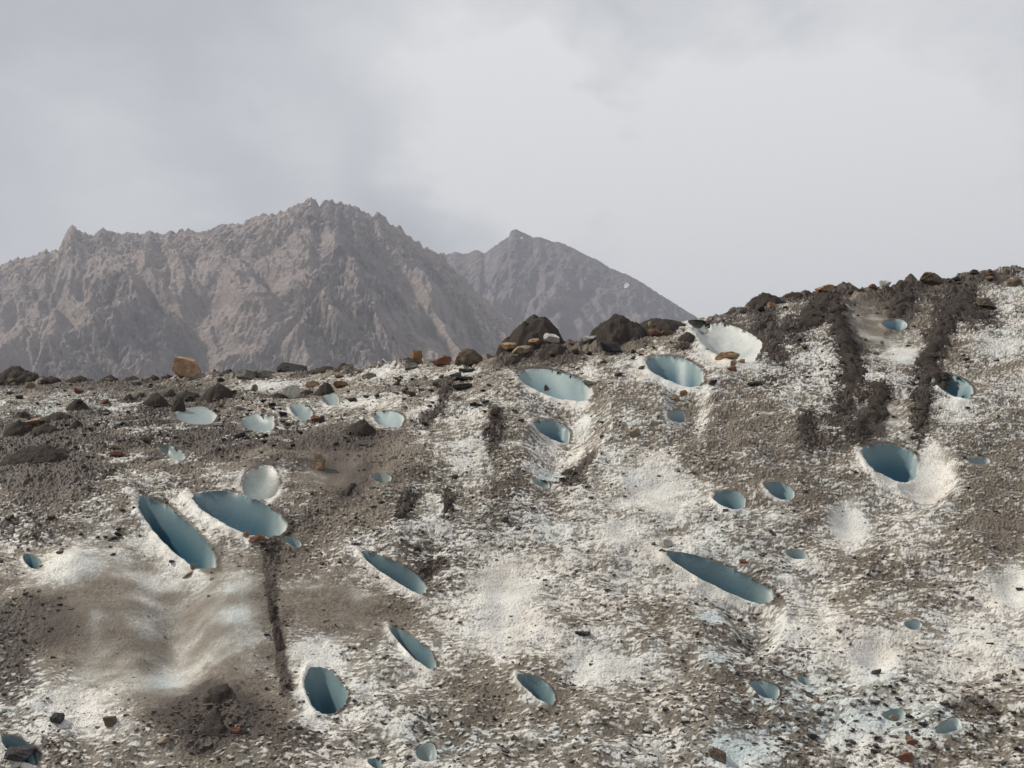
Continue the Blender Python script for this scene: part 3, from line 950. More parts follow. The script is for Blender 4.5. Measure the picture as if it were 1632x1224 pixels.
def rock_mesh(name, w, d, h, mat, seed, level=4, boxy=0.6, flat=True, slope=None):
    """angular stone cut by planes; base of its box at z = 0"""
    r = np.random.default_rng(seed)
    v, f = ico(level)
    nrm = [(1, 0, 0), (-1, 0, 0), (0, 1, 0), (0, -1, 0), (0, 0, 1), (0, 0, -1)]
    pl = []
    for n in nrm:
        n = np.array(n, float) + r.normal(0, 0.27, 3)
        pl.append((n / np.linalg.norm(n), r.uniform(.78, 1.0)))
    for _ in range(int(7 + 6 * (1 - boxy))):
        n = r.normal(0, 1, 3); n /= np.linalg.norm(n)
        pl.append((n, r.uniform(.80, 1.12) if boxy > .5 else r.uniform(.75, 1.05)))
    rad = np.full(len(v), 1.7)
    for n, dd in pl:
        c = v @ n
        rad = np.where(c > 1e-3, np.minimum(rad, dd / np.maximum(c, 1e-3)), rad)
    p = v * rad[:, None]
    nz = fbm(p[:, 0] * 2.5 + seed, p[:, 1] * 2.5 + p[:, 2] * 1.7, 4, seed) * 0.06
    p = p * (1 + nz[:, None])
    lo, hi = p.min(0), p.max(0)
    p = (p - lo) / (hi - lo)
    p = np.stack([(p[:, 0] - .5) * w, (p[:, 1] - .5) * d, p[:, 2] * h], -1)
    return mesh_np(name, p, f, mat, smooth=not flat)


def rock_points(name, pts, w, d, h, mat, seed):
    """stone with the facets of the hull of given corner points (unit box)"""
    import bmesh
    bm = bmesh.new()
    for p in pts:
        bm.verts.new(p)
    bmesh.ops.convex_hull(bm, input=bm.verts)
    bm.normal_update()
    c = np.array([0.5, 0.5, 0.45])
    pl = []
    for f in bm.faces:
        n = np.array(f.normal[:]); dd = float(n @ (np.array(f.verts[0].co[:]) - c))
        if dd < 0:
            n, dd = -n, -dd
        pl.append((n, dd))
    bm.free()
    v, f = ico(5)
    rad = np.full(len(v), 9.0)
    for n, dd in pl:
        q = v @ n
        rad = np.where(q > 1e-3, np.minimum(rad, dd / np.maximum(q, 1e-3)), rad)
    p = v * rad[:, None]
    nz = fbm(p[:, 0] * 5 + seed, p[:, 1] * 5 + p[:, 2] * 4.1, 4, seed) * 0.045
    p = p * (1 + nz[:, None]) + c - np.array([.5, .5, 0])
    return mesh_np(name, p * np.array([w, d, h]), f, mat, smooth=False)


SHAPES = {
    'big orange boulder': [(0, .1, .22), (.02, .05, .88), (.30, .02, .72), (.66, .05, .78), (.95, .1, .22), (1, .3, .1), (.72, .1, 0), (.22, .1, .03), (.05, .7, .98), (.28, .75, 1.03), (.62, .7, 1.0), (.86, .7, .55), (.95, .8, .1), (.2, .9, 0)],
    'white angular': [(0, .2, .1), (.03, .2, .8), (.6, .0, .92), (.62, .02, .25), (.95, .3, .85), (1, .5, .4), (.7, .2, 0), (.1, .8, .95), (.8, .8, 1), (.5, .6, 1.02), (.3, .2, 0), (.9, .8, .1), (0, .8, .1)],
    'pyramid shaped': [(0, .2, 0), (1, .2, 0), (.5, .0, .3), (.45, .45, 1), (.6, .5, .97), (.1, .5, .55), (.92, .5, .5), (0, .9, 0), (1, .9, 0)],
    'rounded dark boulder': [(0, .3, .05), (.05, .2, .45), (.2, .2, .85), (.38, .3, 1), (.62, .3, .95), (.9, .3, .6), (1, .4, .35), (.97, .3, .1), (.3, .02, .2), (.7, .02, .3), (.5, .0, .6), (.2, .9, .7), (.8, .9, .6), (.1, .9, 0), (.9, .9, 0), (.5, .1, 0)],
}

# px, py of the middle, width px, height px, colour, tilt deg, name, label
ROCKS = [
    (296, 585, 46, 31, 'orange', 10, 'boulder', 'big orange boulder perched alone on the left crest against the mountain'),
    (392, 597, 30, 18, 'grey', -4, 'boulder', 'square grey slab on the crest just left of the black boulder'),
    (418, 597, 28, 13, 'grey', 8, 'rock', 'low grey wedge touching the square grey slab on the crest'),
    (461, 583, 52, 18, 'dark', 10, 'boulder', 'long blue black boulder lying on the crest among dirt cones'),
    (663, 562, 22, 26, 'rust', 0, 'boulder', 'golden rusty block standing upright on the crest'),
    (705, 577, 30, 14, 'red', -8, 'rock', 'rusty red slab in front of the golden crest block'),
    (747, 569, 46, 27, 'brown', 6, 'boulder', 'large rounded dark boulder with a pinkish top on the crest'),
    (680, 575, 15, 9, 'pale', 0, 'rock', 'small white block right beside the golden crest block'),
    (711, 560, 21, 13, 'rust', 12, 'rock', 'ochre stone behind the rusty red slab on the crest'),
    (465, 624, 27, 23, 'pale', -6, 'boulder', 'white angular boulder below the crest, with a shaded right face'),
    (497, 612, 21, 10, 'orange', 0, 'rock', 'low orange stone right of the white angular boulder'),
    (541, 599, 27, 8, 'tan', 24, 'rock', 'thin tan slab tilted down to the right near the crest'),
    (544, 613, 28, 9, 'rust', 0, 'rock', 'flat ochre stone on dark rubble below the tilted tan slab'),
    (586, 600, 22, 9, 'grey', 0, 'rock', 'flat grey slab right of the tilted tan slab'),
    (551, 586, 14, 9, 'tan', 15, 'rock', 'small tan stone at the foot of a dark crest cone'),
    (598, 581, 11, 11, 'tan', 0, 'rock', 'small upright tan stone on the crest between dark lumps'),
    (815, 551, 38, 12, 'orange', 3, 'rock', 'long orange tan slab at the foot of the big crest mound'),
    (834, 557, 32, 13, 'tan', -18, 'rock', 'tan slab leaning against the long orange slab'),
    (877, 538, 28, 14, 'pale', 10, 'rock', 'pale grey block on the right flank of the big crest mound'),
    (852, 544, 20, 10, 'orange', 0, 'rock', 'tan wedge between the pale block and the long orange slab'),
    (910, 546, 16, 9, 'tan', 0, 'rock', 'tan stone in the crest saddle right of the big mound'),
    (940, 540, 26, 8, 'pale', -6, 'rock', 'cream slab lying in the crest saddle'),
    (972, 552, 38, 15, 'dark', 6, 'boulder', 'black jagged rock under the right crest mound'),
    (1040, 530, 22, 12, 'red', 20, 'rock', 'rusty red stone on the dark crest mound'),
    (1036, 517, 7, 10, 'tan', 0, 'rock', 'small upright tan chip on the dark crest mound'),
    (1064, 531, 19, 9, 'brown', 0, 'rock', 'brown flat stone right of the rusty red crest stone'),
    (1018, 537, 18, 9, 'dark', -10, 'rock', 'dark flat stone left of the rusty red crest stone'),
    (1453, 442, 22, 16, 'brown', 0, 'boulder', 'grey brown pyramid shaped boulder on the right skyline'),
    (1484, 446, 38, 18, 'brown', 4, 'boulder', 'broad grey brown boulder beside the pyramid on the skyline'),
    (1316, 461, 28, 10, 'orange', -5, 'rock', 'orange brown flat rock on the right skyline'),
    (1413, 454, 19, 11, 'pale', -14, 'rock', 'pale greenish slab on the right skyline'),
    (1393, 459, 15, 8, 'red', 0, 'rock', 'small rusty rock left of the pale skyline slab'),
    (1230, 487, 13, 9, 'orange', 0, 'rock', 'bright orange stone just below the skyline hump'),
    (1180, 496, 12, 9, 'grey', 0, 'rock', 'grey stone in the notch of the crest above the white hollow'),
    (1572, 483, 34, 16, 'brown', 22, 'boulder', 'brown slab sticking out beside the dark ridge, far right'),
    (1553, 435, 14, 8, 'dark', 0, 'rock', 'dark lump on the far right skyline'),
    (1620, 452, 24, 11, 'brown', 0, 'rock', 'dark brown stone near the right edge under the skyline'),
    (504, 737, 19, 21, 'tan', 14, 'rock', 'tan stone standing on smooth brown ice, mid left'),
    (509, 744, 12, 12, 'orange', -10, 'rock', 'orange chip leaning on the tan stone, mid left'),
    (1014, 691, 19, 14, 'tan', -12, 'rock', 'tan triangular stone beside a white ice knob, mid slope'),
    (1063, 865, 18, 13, 'pale', -20, 'rock', 'cream wedge of stone right above the longest slot'),
    (1160, 567, 36, 11, 'orange', 4, 'rock', 'tan slab on the floor of the white crest hollow'),
    (1169, 580, 11, 12, 'tan', 0, 'rock', 'cream upright chip below the slab in the crest hollow'),
    (1181, 577, 11, 6, 'orange', 0, 'rock', 'pink chip right of the cream chip in the crest hollow'),
    (1168, 590, 16, 7, 'red', -20, 'rock', 'reddish thin stone lowest in the crest hollow'),
    (1091, 627, 14, 9, 'rust', -15, 'rock', 'ochre stone below the broad pointed blue hole'),
    (1075, 637, 14, 8, 'tan', 10, 'rock', 'yellowish stone left of the ochre one below the broad hole'),
    (868, 622, 8, 11, 'brown', 20, 'rock', 'small brown stone standing on the lip of the pale trough hole'),
    (392, 853, 11, 9, 'rust', 0, 'pebble', 'golden pebble at the lower lip of the wide blue hole'),
    (404, 862, 16, 9, 'red', -8, 'pebble', 'reddish pebble at the lower lip of the wide blue hole'),
    (415, 858, 12, 10, 'rust', 0, 'pebble', 'brown pebble rightmost at the lower lip of the wide blue hole'),
    (308, 905, 11, 9, 'grey', 0, 'pebble', 'grey stone plugging the foot of the long deep hole'),
    (300, 917, 22, 5, 'tan', -38, 'pebble', 'thin tan splinter below the foot of the long deep hole'),
    (1141, 1206, 28, 15, 'brown', 14, 'rock', 'brown and black stone on pale ice at the bottom edge'),
    (1456, 1186, 22, 9, 'red', -10, 'rock', 'rusty flat stone low on the right, upper of a pair'),
    (1450, 1209, 24, 14, 'red', -30, 'rock', 'red brown leaning stone low on the right, lower of a pair'),
    (1302, 1117, 8, 8, 'orange', 0, 'pebble', 'small orange pebble in the grey grit below the blue sliver'),
    (1295, 1176, 18, 7, 'dark', 0, 'rock', 'dark flat stone on pale ice near the bottom right'),
    (1426, 1147, 15, 8, 'tan', -8, 'rock', 'tan stone lying in a pale bluish hollow, low right'),
    (1397, 1072, 20, 6, 'dark', -20, 'rock', 'dark thin stone under the clean white knob'),
    (743, 591, 28, 7, 'dark', 6, 'rock', 'dark flat slab on white ice below the rounded crest boulder'),
    (740, 605, 32, 6, 'dark', 0, 'rock', 'long thin dark slab below the crest, middle of three'),
    (737, 618, 34, 9, 'dark', -4, 'rock', 'thick black slab below the crest, lowest of three'),
    (656, 584, 22, 9, 'grey', -8, 'rock', 'grey slab at the left foot of the golden crest block'),
    (727, 597, 20, 6, 'grey', -22, 'rock', 'thin grey slab tilted up on the white ice'),
    (502, 668, 15, 9, 'red', 0, 'rock', 'orange brown stone below the small pale hole, left half of a pair'),
    (511, 670, 10, 11, 'dark', 0, 'rock', 'black stone pressed against the orange brown one'),
    (418, 655, 11, 7, 'orange', 0, 'rock', 'orange stone among dark slates above the grey melt hole'),
    (382, 695, 18, 8, 'dark', -12, 'rock', 'blue grey oval slate left below the grey melt hole'),
    (345, 677, 17, 7, 'pale', -5, 'rock', 'whitish flat stone among dark slates, upper left'),
    (381, 649, 15, 7, 'pale', 5, 'rock', 'pale flat stone on top of the dark slate patch'),
    (405, 619, 11, 12, 'grey', 0, 'rock', 'small grey block at the left end of a clean ice strip'),
    (232, 704, 15, 8, 'brown', 12, 'rock', 'brown stone on pale ice, left of the slates'),
    (182, 714, 22, 6, 'tan', 4, 'rock', 'cream flat stone on the grubby left slope'),
    (185, 725, 20, 7, 'red', 6, 'rock', 'reddish flat stone right below the cream one'),
    (52, 673, 30, 9, 'orange', -22, 'rock', 'tan slab leaning between two dark heaps, far left'),
    (97, 697, 18, 7, 'brown', 18, 'rock', 'brown slate right of the broad low dirt heap, far left'),
    (166, 641, 13, 8, 'red', 0, 'rock', 'reddish wedge on clean ice right of a dark cone, upper left'),
    (805, 830, 13, 8, 'dark', 0, 'rock', 'single dark stone on speckled ice in the middle'),
    (664, 876, 12, 7, 'dark', 0, 'rock', 'dark stone above the narrow slanting hole'),
    (928, 1011, 24, 7, 'dark', 4, 'rock', 'dark flat stone on speckled ice, lower middle'),
    (26, 1208, 44, 17, 'dark', 4, 'rock', 'black stone in the bottom left corner'),
    (376, 1165, 13, 8, 'red', -10, 'rock', 'rusty stone on the dark grit fan, lower left'),
    (172, 1151, 22, 13, 'brown', 5, 'rock', 'brown stone on pale ice, lower left'),
    (90, 1148, 22, 16, 'dark', 0, 'rock', 'dark rounded stone on pale ice, left of the brown one'),
    (260, 1183, 22, 9, 'tan', -8, 'rock', 'tan pebbly stone at the foot of the grit fan'),
    (1548, 955, 12, 6, 'brown', 0, 'pebble', 'small brown pebble on the plain right slope'),
    (1183, 895, 12, 7, 'red', 0, 'pebble', 'red brown pebble just below the tiny pale hole'),
    (940, 614, 22, 8, 'grey', 8, 'rock', 'pale grey stone on the ice rib between two blue holes'),
    (725, 760, 12, 7, 'dark', 0, 'rock', 'dark stone on the plain brown middle slope'),
    (1204, 613, 26, 5, 'dark', 4, 'rock', 'thin black slate on pale ice below the white crest hollow'),
]
# ------------------------------------------------------------------ dirt cones and heaps
r_m = np.random.default_rng(5)
for i, (px, py, w, h, lab) in enumerate(MOUNDS):
    p = spot(px, py)
    k = p.y / FPX
    W, H = w * k, h * k * (.76 if w < 60 else 1)
    dp = min(W * 0.85, 1.1)
    n = int(np.clip(W / 0.016, 26, 110)); m_ = int(np.clip(dp / 0.016, 22, 90))
    gx, gyv = np.meshgrid(np.linspace(-.62, .62, n), np.linspace(-.62, .62, m_))
    sk = r_m.uniform(-.12, .12)
    r = np.sqrt(((gx - 0) / .5) ** 2 + (gyv / .5) ** 2)
    r = r + 0.16 * pn(gx * 4 + i * 7, gyv * 4, 500) + 0.07 * pn(gx * 11 + i * 3, gyv * 11, 501)
    rp = np.sqrt(((gx - sk) / .5) ** 2 + (gyv / .5) ** 2)
    pk = np.clip(1 - r, 0, 1)
    prof = pk ** 0.85 * (1 - .25 * pk) * 1.33
    prof = prof * (1 + 0.5 * (-gx * sk * 4))
    wxx = p.x + gx * W; wyy = p.y + dp * (.22 if w > 90 else .34) + gyv * dp
    rough = 0.5 * fbm(wxx * 9, wyy * 9, 3, 510 + i) * min(.035, H * .16) + fbm(wxx * 26, wyy * 26, 3, 530) * 0.020
    # on the crest the foot follows the ice but never sinks behind it
    zz = ground(wxx, wyy)
    zz = zz * .6 + (p.z) * .4 if py < 620 and px < 640 or (px > 640 and py < 580) else zz
    z = zz + H * 1.05 * np.clip(prof, 0, 1.1) + rough * sstep(0, .25, pk) - 0.05 + 0.05 * sstep(0, .12, pk)
    v = np.stack([wxx, wyy, z], -1).reshape(-1, 3)
    q = grid_quads(m_, n)
    keep = (r.ravel()[q] < 1.08).all(1)
    q = q[keep]
    idx, inv = np.unique(q.ravel(), return_inverse=True)
    c0 = np.array([p.x, p.y, p.z])
    me = mesh_np('dirt_mound', v[idx] - c0, inv.reshape(-1, 4), DIRT)
    heap(me, p)
    o = link('dirt_mound', me, lab, 'dirt mound', 'dark dirt cones on the glacier')
    o.location = p

# ------------------------------------------------------------------ dark debris bands running down the slope
for i, (pts, hw, lab) in enumerate(BANDS):
    W3 = [spot(*q) for q in pts]
    seg = [0.0]
    for a, b in zip(W3, W3[1:]):
        seg.append(seg[-1] + (b - a).length)
    L = seg[-1]
    k = W3[0].y / FPX
    n = int(np.clip(L / 0.016, 30, 260)); hwm = hw * k * 0.78
    m_ = int(np.clip(2 * hwm / 0.016, 18, 90))
    s = np.linspace(-0.10 * L if L > hwm else -hwm * .4, L * 1.10, n)
    cxs = np.interp(s, seg, [p.x for p in W3]); cys = np.interp(s, seg, [p.y for p in W3])
    dx0, dy0 = W3[1].x - W3[0].x, W3[1].y - W3[0].y
    ext0 = np.minimum(s, 0) / (seg[1]); cxs += ext0 * dx0; cys += ext0 * dy0
    ext1 = np.maximum(s - L, 0) / (seg[-1] - seg[-2])
    cxs += ext1 * (W3[-1].x - W3[-2].x); cys += ext1 * (W3[-1].y - W3[-2].y)
    cxs = cxs + hwm * (.9 * pn(s * 2.3, s * 0 + i * 3.3, 640) + .3 * pn(s * 6, s * 0 + i * 3.3, 641))
    for _ in range(3):
        cxs[1:-1] = .25 * cxs[:-2] + .5 * cxs[1:-1] + .25 * cxs[2:]; cys[1:-1] = .25 * cys[:-2] + .5 * cys[1:-1] + .25 * cys[2:]
    ac = np.linspace(-1.25, 1.25, m_)
    # lay the band across its own run, measured along the slope
    gxx = cxs[None, :] + (ac * hwm)[:, None]
    tdx = np.gradient(cxs); tdy = np.gradient(cys) * 1.25
    tl = np.hypot(tdx, tdy) + 1e-9
    gxx = cxs[None, :] + (ac * hwm)[:, None] * (-tdy / tl)[None, :]
    gyy = cys[None, :] + (ac * hwm)[:, None] * (tdx / tl)[None, :] / 1.25
    edge = .9 + 0.55 * pn(s * 3.1, s * 0 + i, 600)[None, :] + 0.42 * pn(gxx * 8, gyy * 8, 601) + .34 * pn(gxx * 21, gyy * 21, 602)
    endd = np.minimum(s - s[0], s[-1] - s)[None, :] / (hwm * 1.1)
    qd = np.clip(1 - np.abs(ac)[:, None] / np.maximum(edge, .2), 0, 1)
    qd = np.minimum(qd, np.clip(endd * (1 + .4 * pn(gxx * 7, gyy * 7, 603)), 0, 1))
    qd = qd * sstep(-.42 if hw > 12 else -.18, .05 if hw > 12 else .30, pn(gxx * 4.5, gyy * 5, 650) + .6 * pn(gxx * 13, gyy * 13, 651))
    H = hwm * 0.30
    z = ground(gxx, gyy)
    # follow the real surface of the ice
    tz = gxx / gy(gyy)
    jj = np.clip(np.searchsorted(T, tz), 0, NC - 1)
    REF = (Zo - ZG - DZ)
    ii = np.empty(jj.shape, np.int64)
    for jv in np.unique(jj):
        mm = jj == jv
        ii[mm] = np.clip(np.searchsorted(YG[:, jv], gyy[mm]), 0, NR - 1)
    sm = (ZR)[ii, jj]
    z = z + sm + H * qd ** .8 + (fbm(gxx * 14, gyy * 14, 3, 610) * .022 + fbm(gxx * 42, gyy * 42, 2, 620) * .012) * sstep(0, .3, qd) - .03 + .05 * sstep(0, .15, qd)
    v = np.stack([gxx, gyy, z], -1).reshape(-1, 3)
    q = grid_quads(m_, n)
    keep = (qd.ravel()[q] > 0.03).any(1)
    q = q[keep]
    if not len(q):
        continue
    idx, inv = np.unique(q.ravel(), return_inverse=True)
    # keep the largest connected piece
    par = np.arange(len(idx))
    qq = inv.reshape(-1, 4)
    for _ in range(400):
        low_ = par[qq].min(1)
        new = par.copy()
        np.minimum.at(new, qq.ravel(), np.repeat(low_, 4))
        new = new[new]
        if (new == par).all():
            break
        par = new
    main = np.bincount(par).argmax()
    q = q[(par[qq] == main).all(1)]
    idx, inv = np.unique(q.ravel(), return_inverse=True)
    p0 = np.array(W3[len(W3) // 2][:])
    me = mesh_np('debris_band', v[idx] - p0, inv.reshape(-1, 4), DIRT)
    heap(me, p0.tolist())
    o = link('debris_band', me, lab, 'debris band', 'dark debris bands on the slope')
    o.location = p0.tolist()

# stones lie on the ice or on the heaps, whichever is met first
HEAPS.extend(_wait)
LOCAL = []
for i, (px, py, w, h, c, tilt, nm, lab) in enumerate(ROCKS):
    p = spot(px, py + h * 0.42)
    k = p.y / FPX
    r = np.random.default_rng(1000 + i)
    dpt = w * r.uniform(.6, .85)
    me = rock_mesh(nm, w * k * 1.04, dpt * k, h * k * 1.22, ROCK[c], 1000 + i, 4, .6 if c in ('pale', 'grey', 'red') else .45)
    for key, pts in SHAPES.items():
        if key in lab and 'beside' not in lab:
            me = rock_points(nm, pts, w * k * 1.04, dpt * k, h * k * 1.08, ROCK[c], i)
    o = link(nm, me, lab, 'rock' if nm != 'pebble' else 'pebble', 'stones on the glacier')
    o.location = (p.x, p.y + dpt * k * .2, p.z - h * k * 0.16)
    o.rotation_euler = (math.radians(-10 if h < 12 else 0), math.radians(tilt), math.radians(r.uniform(-14, 14)))
    LOCAL.append((px, py, w))

# ------------------------------------------------------------------ scattered small stones
dens = []
for cx, cy, rx, ry, n, smin_, smax_ in [(400, 650, 90, 26, 46, 7, 15), (450, 700, 110, 26, 22, 6, 12), (650, 610, 90, 34, 30, 7, 17), (120, 650, 110, 44, 20, 7, 14), (760, 650, 90, 40, 16, 7, 14),
                                        (960, 600, 120, 50, 20, 7, 14), (1480, 1160, 140, 46, 34, 7, 15), (1230, 1150, 100, 46, 14, 6, 10), (1250, 520, 90, 40, 14, 6, 12), (1330, 600, 90, 60, 10, 6, 11),
                                        (1500, 620, 90, 60, 8, 6, 11), (150, 850, 120, 40, 14, 7, 14), (240, 600, 200, 8, 10, 7, 12), (600, 1150, 220, 60, 8, 6, 10)]:
    for _ in range(n):
        dens.append((cx + RNG.normal(0, rx * .6), cy + RNG.normal(0, ry * .6), RNG.uniform(smin_, smax_)))
fringe = [(x, None, RNG.uniform(6, 17)) for x in np.concatenate([RNG.uniform(20, 780, 26), RNG.uniform(780, 1625, 58)])]
protos = [rock_mesh('stone', 1, 1, 1, ROCK[c], 3000 + q, 3, .5) for q, c in enumerate(['dark', 'dark', 'dark', 'brown', 'dark', 'brown', 'grey', 'brown', 'dark', 'tan', 'grey', 'red', 'pale'])]
first = None
for q, (px, _, w) in enumerate(fringe):
    t_ = float(px2te(px, 520)[0])
    py = float(te2px(t_, np.interp(t_, _tt, _e_c))[1]) + 1 + abs(RNG.normal(0, 7))
    if any(abs(px - a) < c * .6 + w * .6 and abs(py - b) < c * .4 + 8 for a, b, c in LOCAL):
        continue
    if any(abs(px - h[0]) < h[2] + w * .4 and abs(py - h[1]) < h[3] + 14 for h in HOLES):
        continue
    p = spot(px, py)
    k = p.y / FPX
    o = link('stone', protos[[0, 3, 5, 7, 8, 9, 10, 11, 12, 2][q % 10]], 'small angular stone in the fringe of rubble along the crest', 'stone', 'small stones of the crest rubble fringe')
    o.location = (p.x, p.y, p.z - .2 * w * k)
    o.scale = (w * k, w * k * RNG.uniform(.7, 1), w * k * RNG.uniform(.45, .8))
    o.rotation_euler = (math.radians(RNG.uniform(-15, 15)), math.radians(RNG.uniform(-25, 25)), RNG.uniform(0, 6.28))
for q, (px, py, w) in enumerate(dens):
    if any(abs(px - a) < c * .7 + w * .6 and abs(py - b) < c * .4 + 8 for a, b, c in LOCAL):
        continue
    t_, e_ = px2te(px, py)
    if e_ > np.interp(t_, _tt, _e_c) - 0.002 or not (4 < px < 1628 and py < 1218):
        continue
    if any(abs(px - h[0]) < h[2] + w * .3 and abs(py - h[1]) < max(h[3], h[2] * math.sin(math.radians(abs(h[4])))) + 4 for h in HOLES):
        continue
    p = spot(px, py)
    k = p.y / FPX
    me = protos[q % 9]
    if first is None:
        o = first = link('stone', me)
    else:
        o = first.copy(); o.data = me
        COL.objects.link(o)
    o['label'] = 'small flat dark stone scattered on the dirty ice among many alike'
    o['category'] = 'stone'
    o['group'] = 'small stones scattered on the dirty ice'
    o.location = (p.x, p.y, p.z - 0.1 * w * k)
    o.scale = (w * k, w * k * RNG.uniform(.6, 1), w * k * RNG.uniform(.28, .55))
    o.rotation_euler = (math.radians(RNG.uniform(-5, 25)), math.radians(RNG.uniform(-18, 18)), RNG.uniform(0, 6.28))

# ------------------------------------------------------------------ gravel: chips nobody could count
cube = np.array([(-1, -1, -1), (1, -1, -1), (1, 1, -1), (-1, 1, -1), (-1, -1, 1), (1, -1, 1), (1, 1, 1), (-1, 1, 1)], float) * .5
cq = np.array([(0, 3, 2, 1), (4, 5, 6, 7), (0, 1, 5, 4), (1, 2, 6, 5), (2, 3, 7, 6), (3, 0, 4, 7)])
wgt = np.clip(dirt_a * 0.5 + np.clip(DARK, 0, 1) * 1.4, 0.10, 2) * (~inside) * (np.abs(TG) < .84) * (YG > 6.8) * (YG < YC + .1) * (1 - .92 * np.clip(SMOOTH, 0, 1))
for cx, cy, rx, ry, kx in [(1480, 1160, 180, 60, 3.5), (400, 660, 120, 34, 3.0), (1200, 1120, 120, 70, 1.8), (350, 1140, 80, 40, 3.), (640, 610, 120, 40, 1.5), (100, 700, 120, 50, 1.5)]:
    wgt = wgt * (1 + kx * gauss(cx, cy, rx, ry))
wgt = (wgt / wgt.sum()).ravel()
NCH = 15000
pick = np.searchsorted(np.cumsum(wgt), RNG.random(NCH))
pos = V[np.clip(pick, 0, len(V) - 1)] + RNG.normal(0, .006, (NCH, 3)) * np.array([1, 1, 0])
size = (0.008 + RNG.gamma(1.6, 0.0065, NCH)).clip(.006, .055) * (.6 + pos[:, 1] / 25)
sc = np.stack([size * RNG.uniform(.8, 1.6, NCH), size * RNG.uniform(.6, 1.1, NCH), size * RNG.uniform(.3, .7, NCH)], -1)
az = RNG.uniform(0, 6.28, NCH); tl = RNG.normal(0.15, .4, NCH)
cb = cube[None] * (1 + RNG.uniform(-.35, .25, (NCH, 8, 3))) * sc[:, None, :]
ca, sa, ct, st = np.cos(az)[:, None], np.sin(az)[:, None], np.cos(tl)[:, None], np.sin(tl)[:, None]
x1 = cb[..., 0] * ca - cb[..., 1] * sa; y1 = cb[..., 0] * sa + cb[..., 1] * ca
y2 = y1 * ct - cb[..., 2] * st; z2 = y1 * st + cb[..., 2] * ct
gv = np.stack([x1, y2, z2], -1) + pos[:, None, :]
gq = (cq[None] + (np.arange(NCH) * 8)[:, None, None]).reshape(-1, 4)
GRAV, gnt, gbs = new_mat('dark_gravel')
gco = objco(gnt)
gc = ramp(gnt, noise(gnt, gco, 12.0, 2), [(0.35, (0.030, 0.027, 0.027)), (0.52, (0.060, 0.050, 0.045)), (0.62, (0.13, 0.10, 0.075)), (0.72, (0.20, 0.13, 0.085))])
gnt.links.new(gc, gbs.inputs['Base Color'])
gbs.inputs['Roughness'].default_value = 0.75
link('gravel', mesh_np('gravel', gv.reshape(-1, 3), gq, GRAV, smooth=False), 'dark gravel chips strewn over the glacier ice', 'gravel', kind='stuff')

# ------------------------------------------------------------------ mountains
M1 = [(-700, 560), (-400, 505), (-200, 462), (0, 424), (12, 420), (20, 416), (32, 411), (40, 413), (55, 409), (62, 405), (70, 403), (73, 398), (78, 403), (95, 400), (98, 388), (105, 375), (112, 362), (116, 359),
      (121, 361), (127, 371), (133, 371), (140, 376), (150, 376), (160, 368), (166, 364), (175, 371), (190, 374), (210, 373), (225, 375), (240, 369), (250, 374), (262, 376), (270, 369), (278, 373), (290, 366),
      (300, 366), (310, 371), (320, 372), (335, 368), (350, 361), (370, 359), (385, 357), (400, 351), (420, 343), (430, 343), (450, 337), (470, 329), (485, 321), (496, 316), (502, 320), (510, 328), (520, 321),
      (527, 319), (532, 323), (540, 321), (546, 326), (552, 324), (560, 330), (570, 332), (580, 340), (595, 344), (604, 337), (612, 347), (622, 357), (630, 363), (636, 360), (645, 373), (655, 380), (664, 384),
      (675, 393), (690, 402), (703, 407), (730, 436), (760, 468), (790, 492), (830, 520), (870, 548), (950, 600), (1100, 680), (1500, 800), (2400, 900)]
M2 = [(300, 640), (500, 520), (600, 450), (660, 412), (700, 406), (706, 403), (712, 406), (720, 403), (727, 402), (733, 404), (745, 405), (757, 399), (764, 400), (772, 405), (785, 395), (800, 384), (811, 378),
      (814, 369), (822, 366), (835, 372), (850, 379), (860, 378), (880, 386), (895, 387), (915, 397), (935, 408), (950, 414), (975, 429), (1000, 438), (1030, 455), (1060, 475), (1095, 497), (1150, 530), (1300, 600),
      (1600, 690), (2400, 800)]


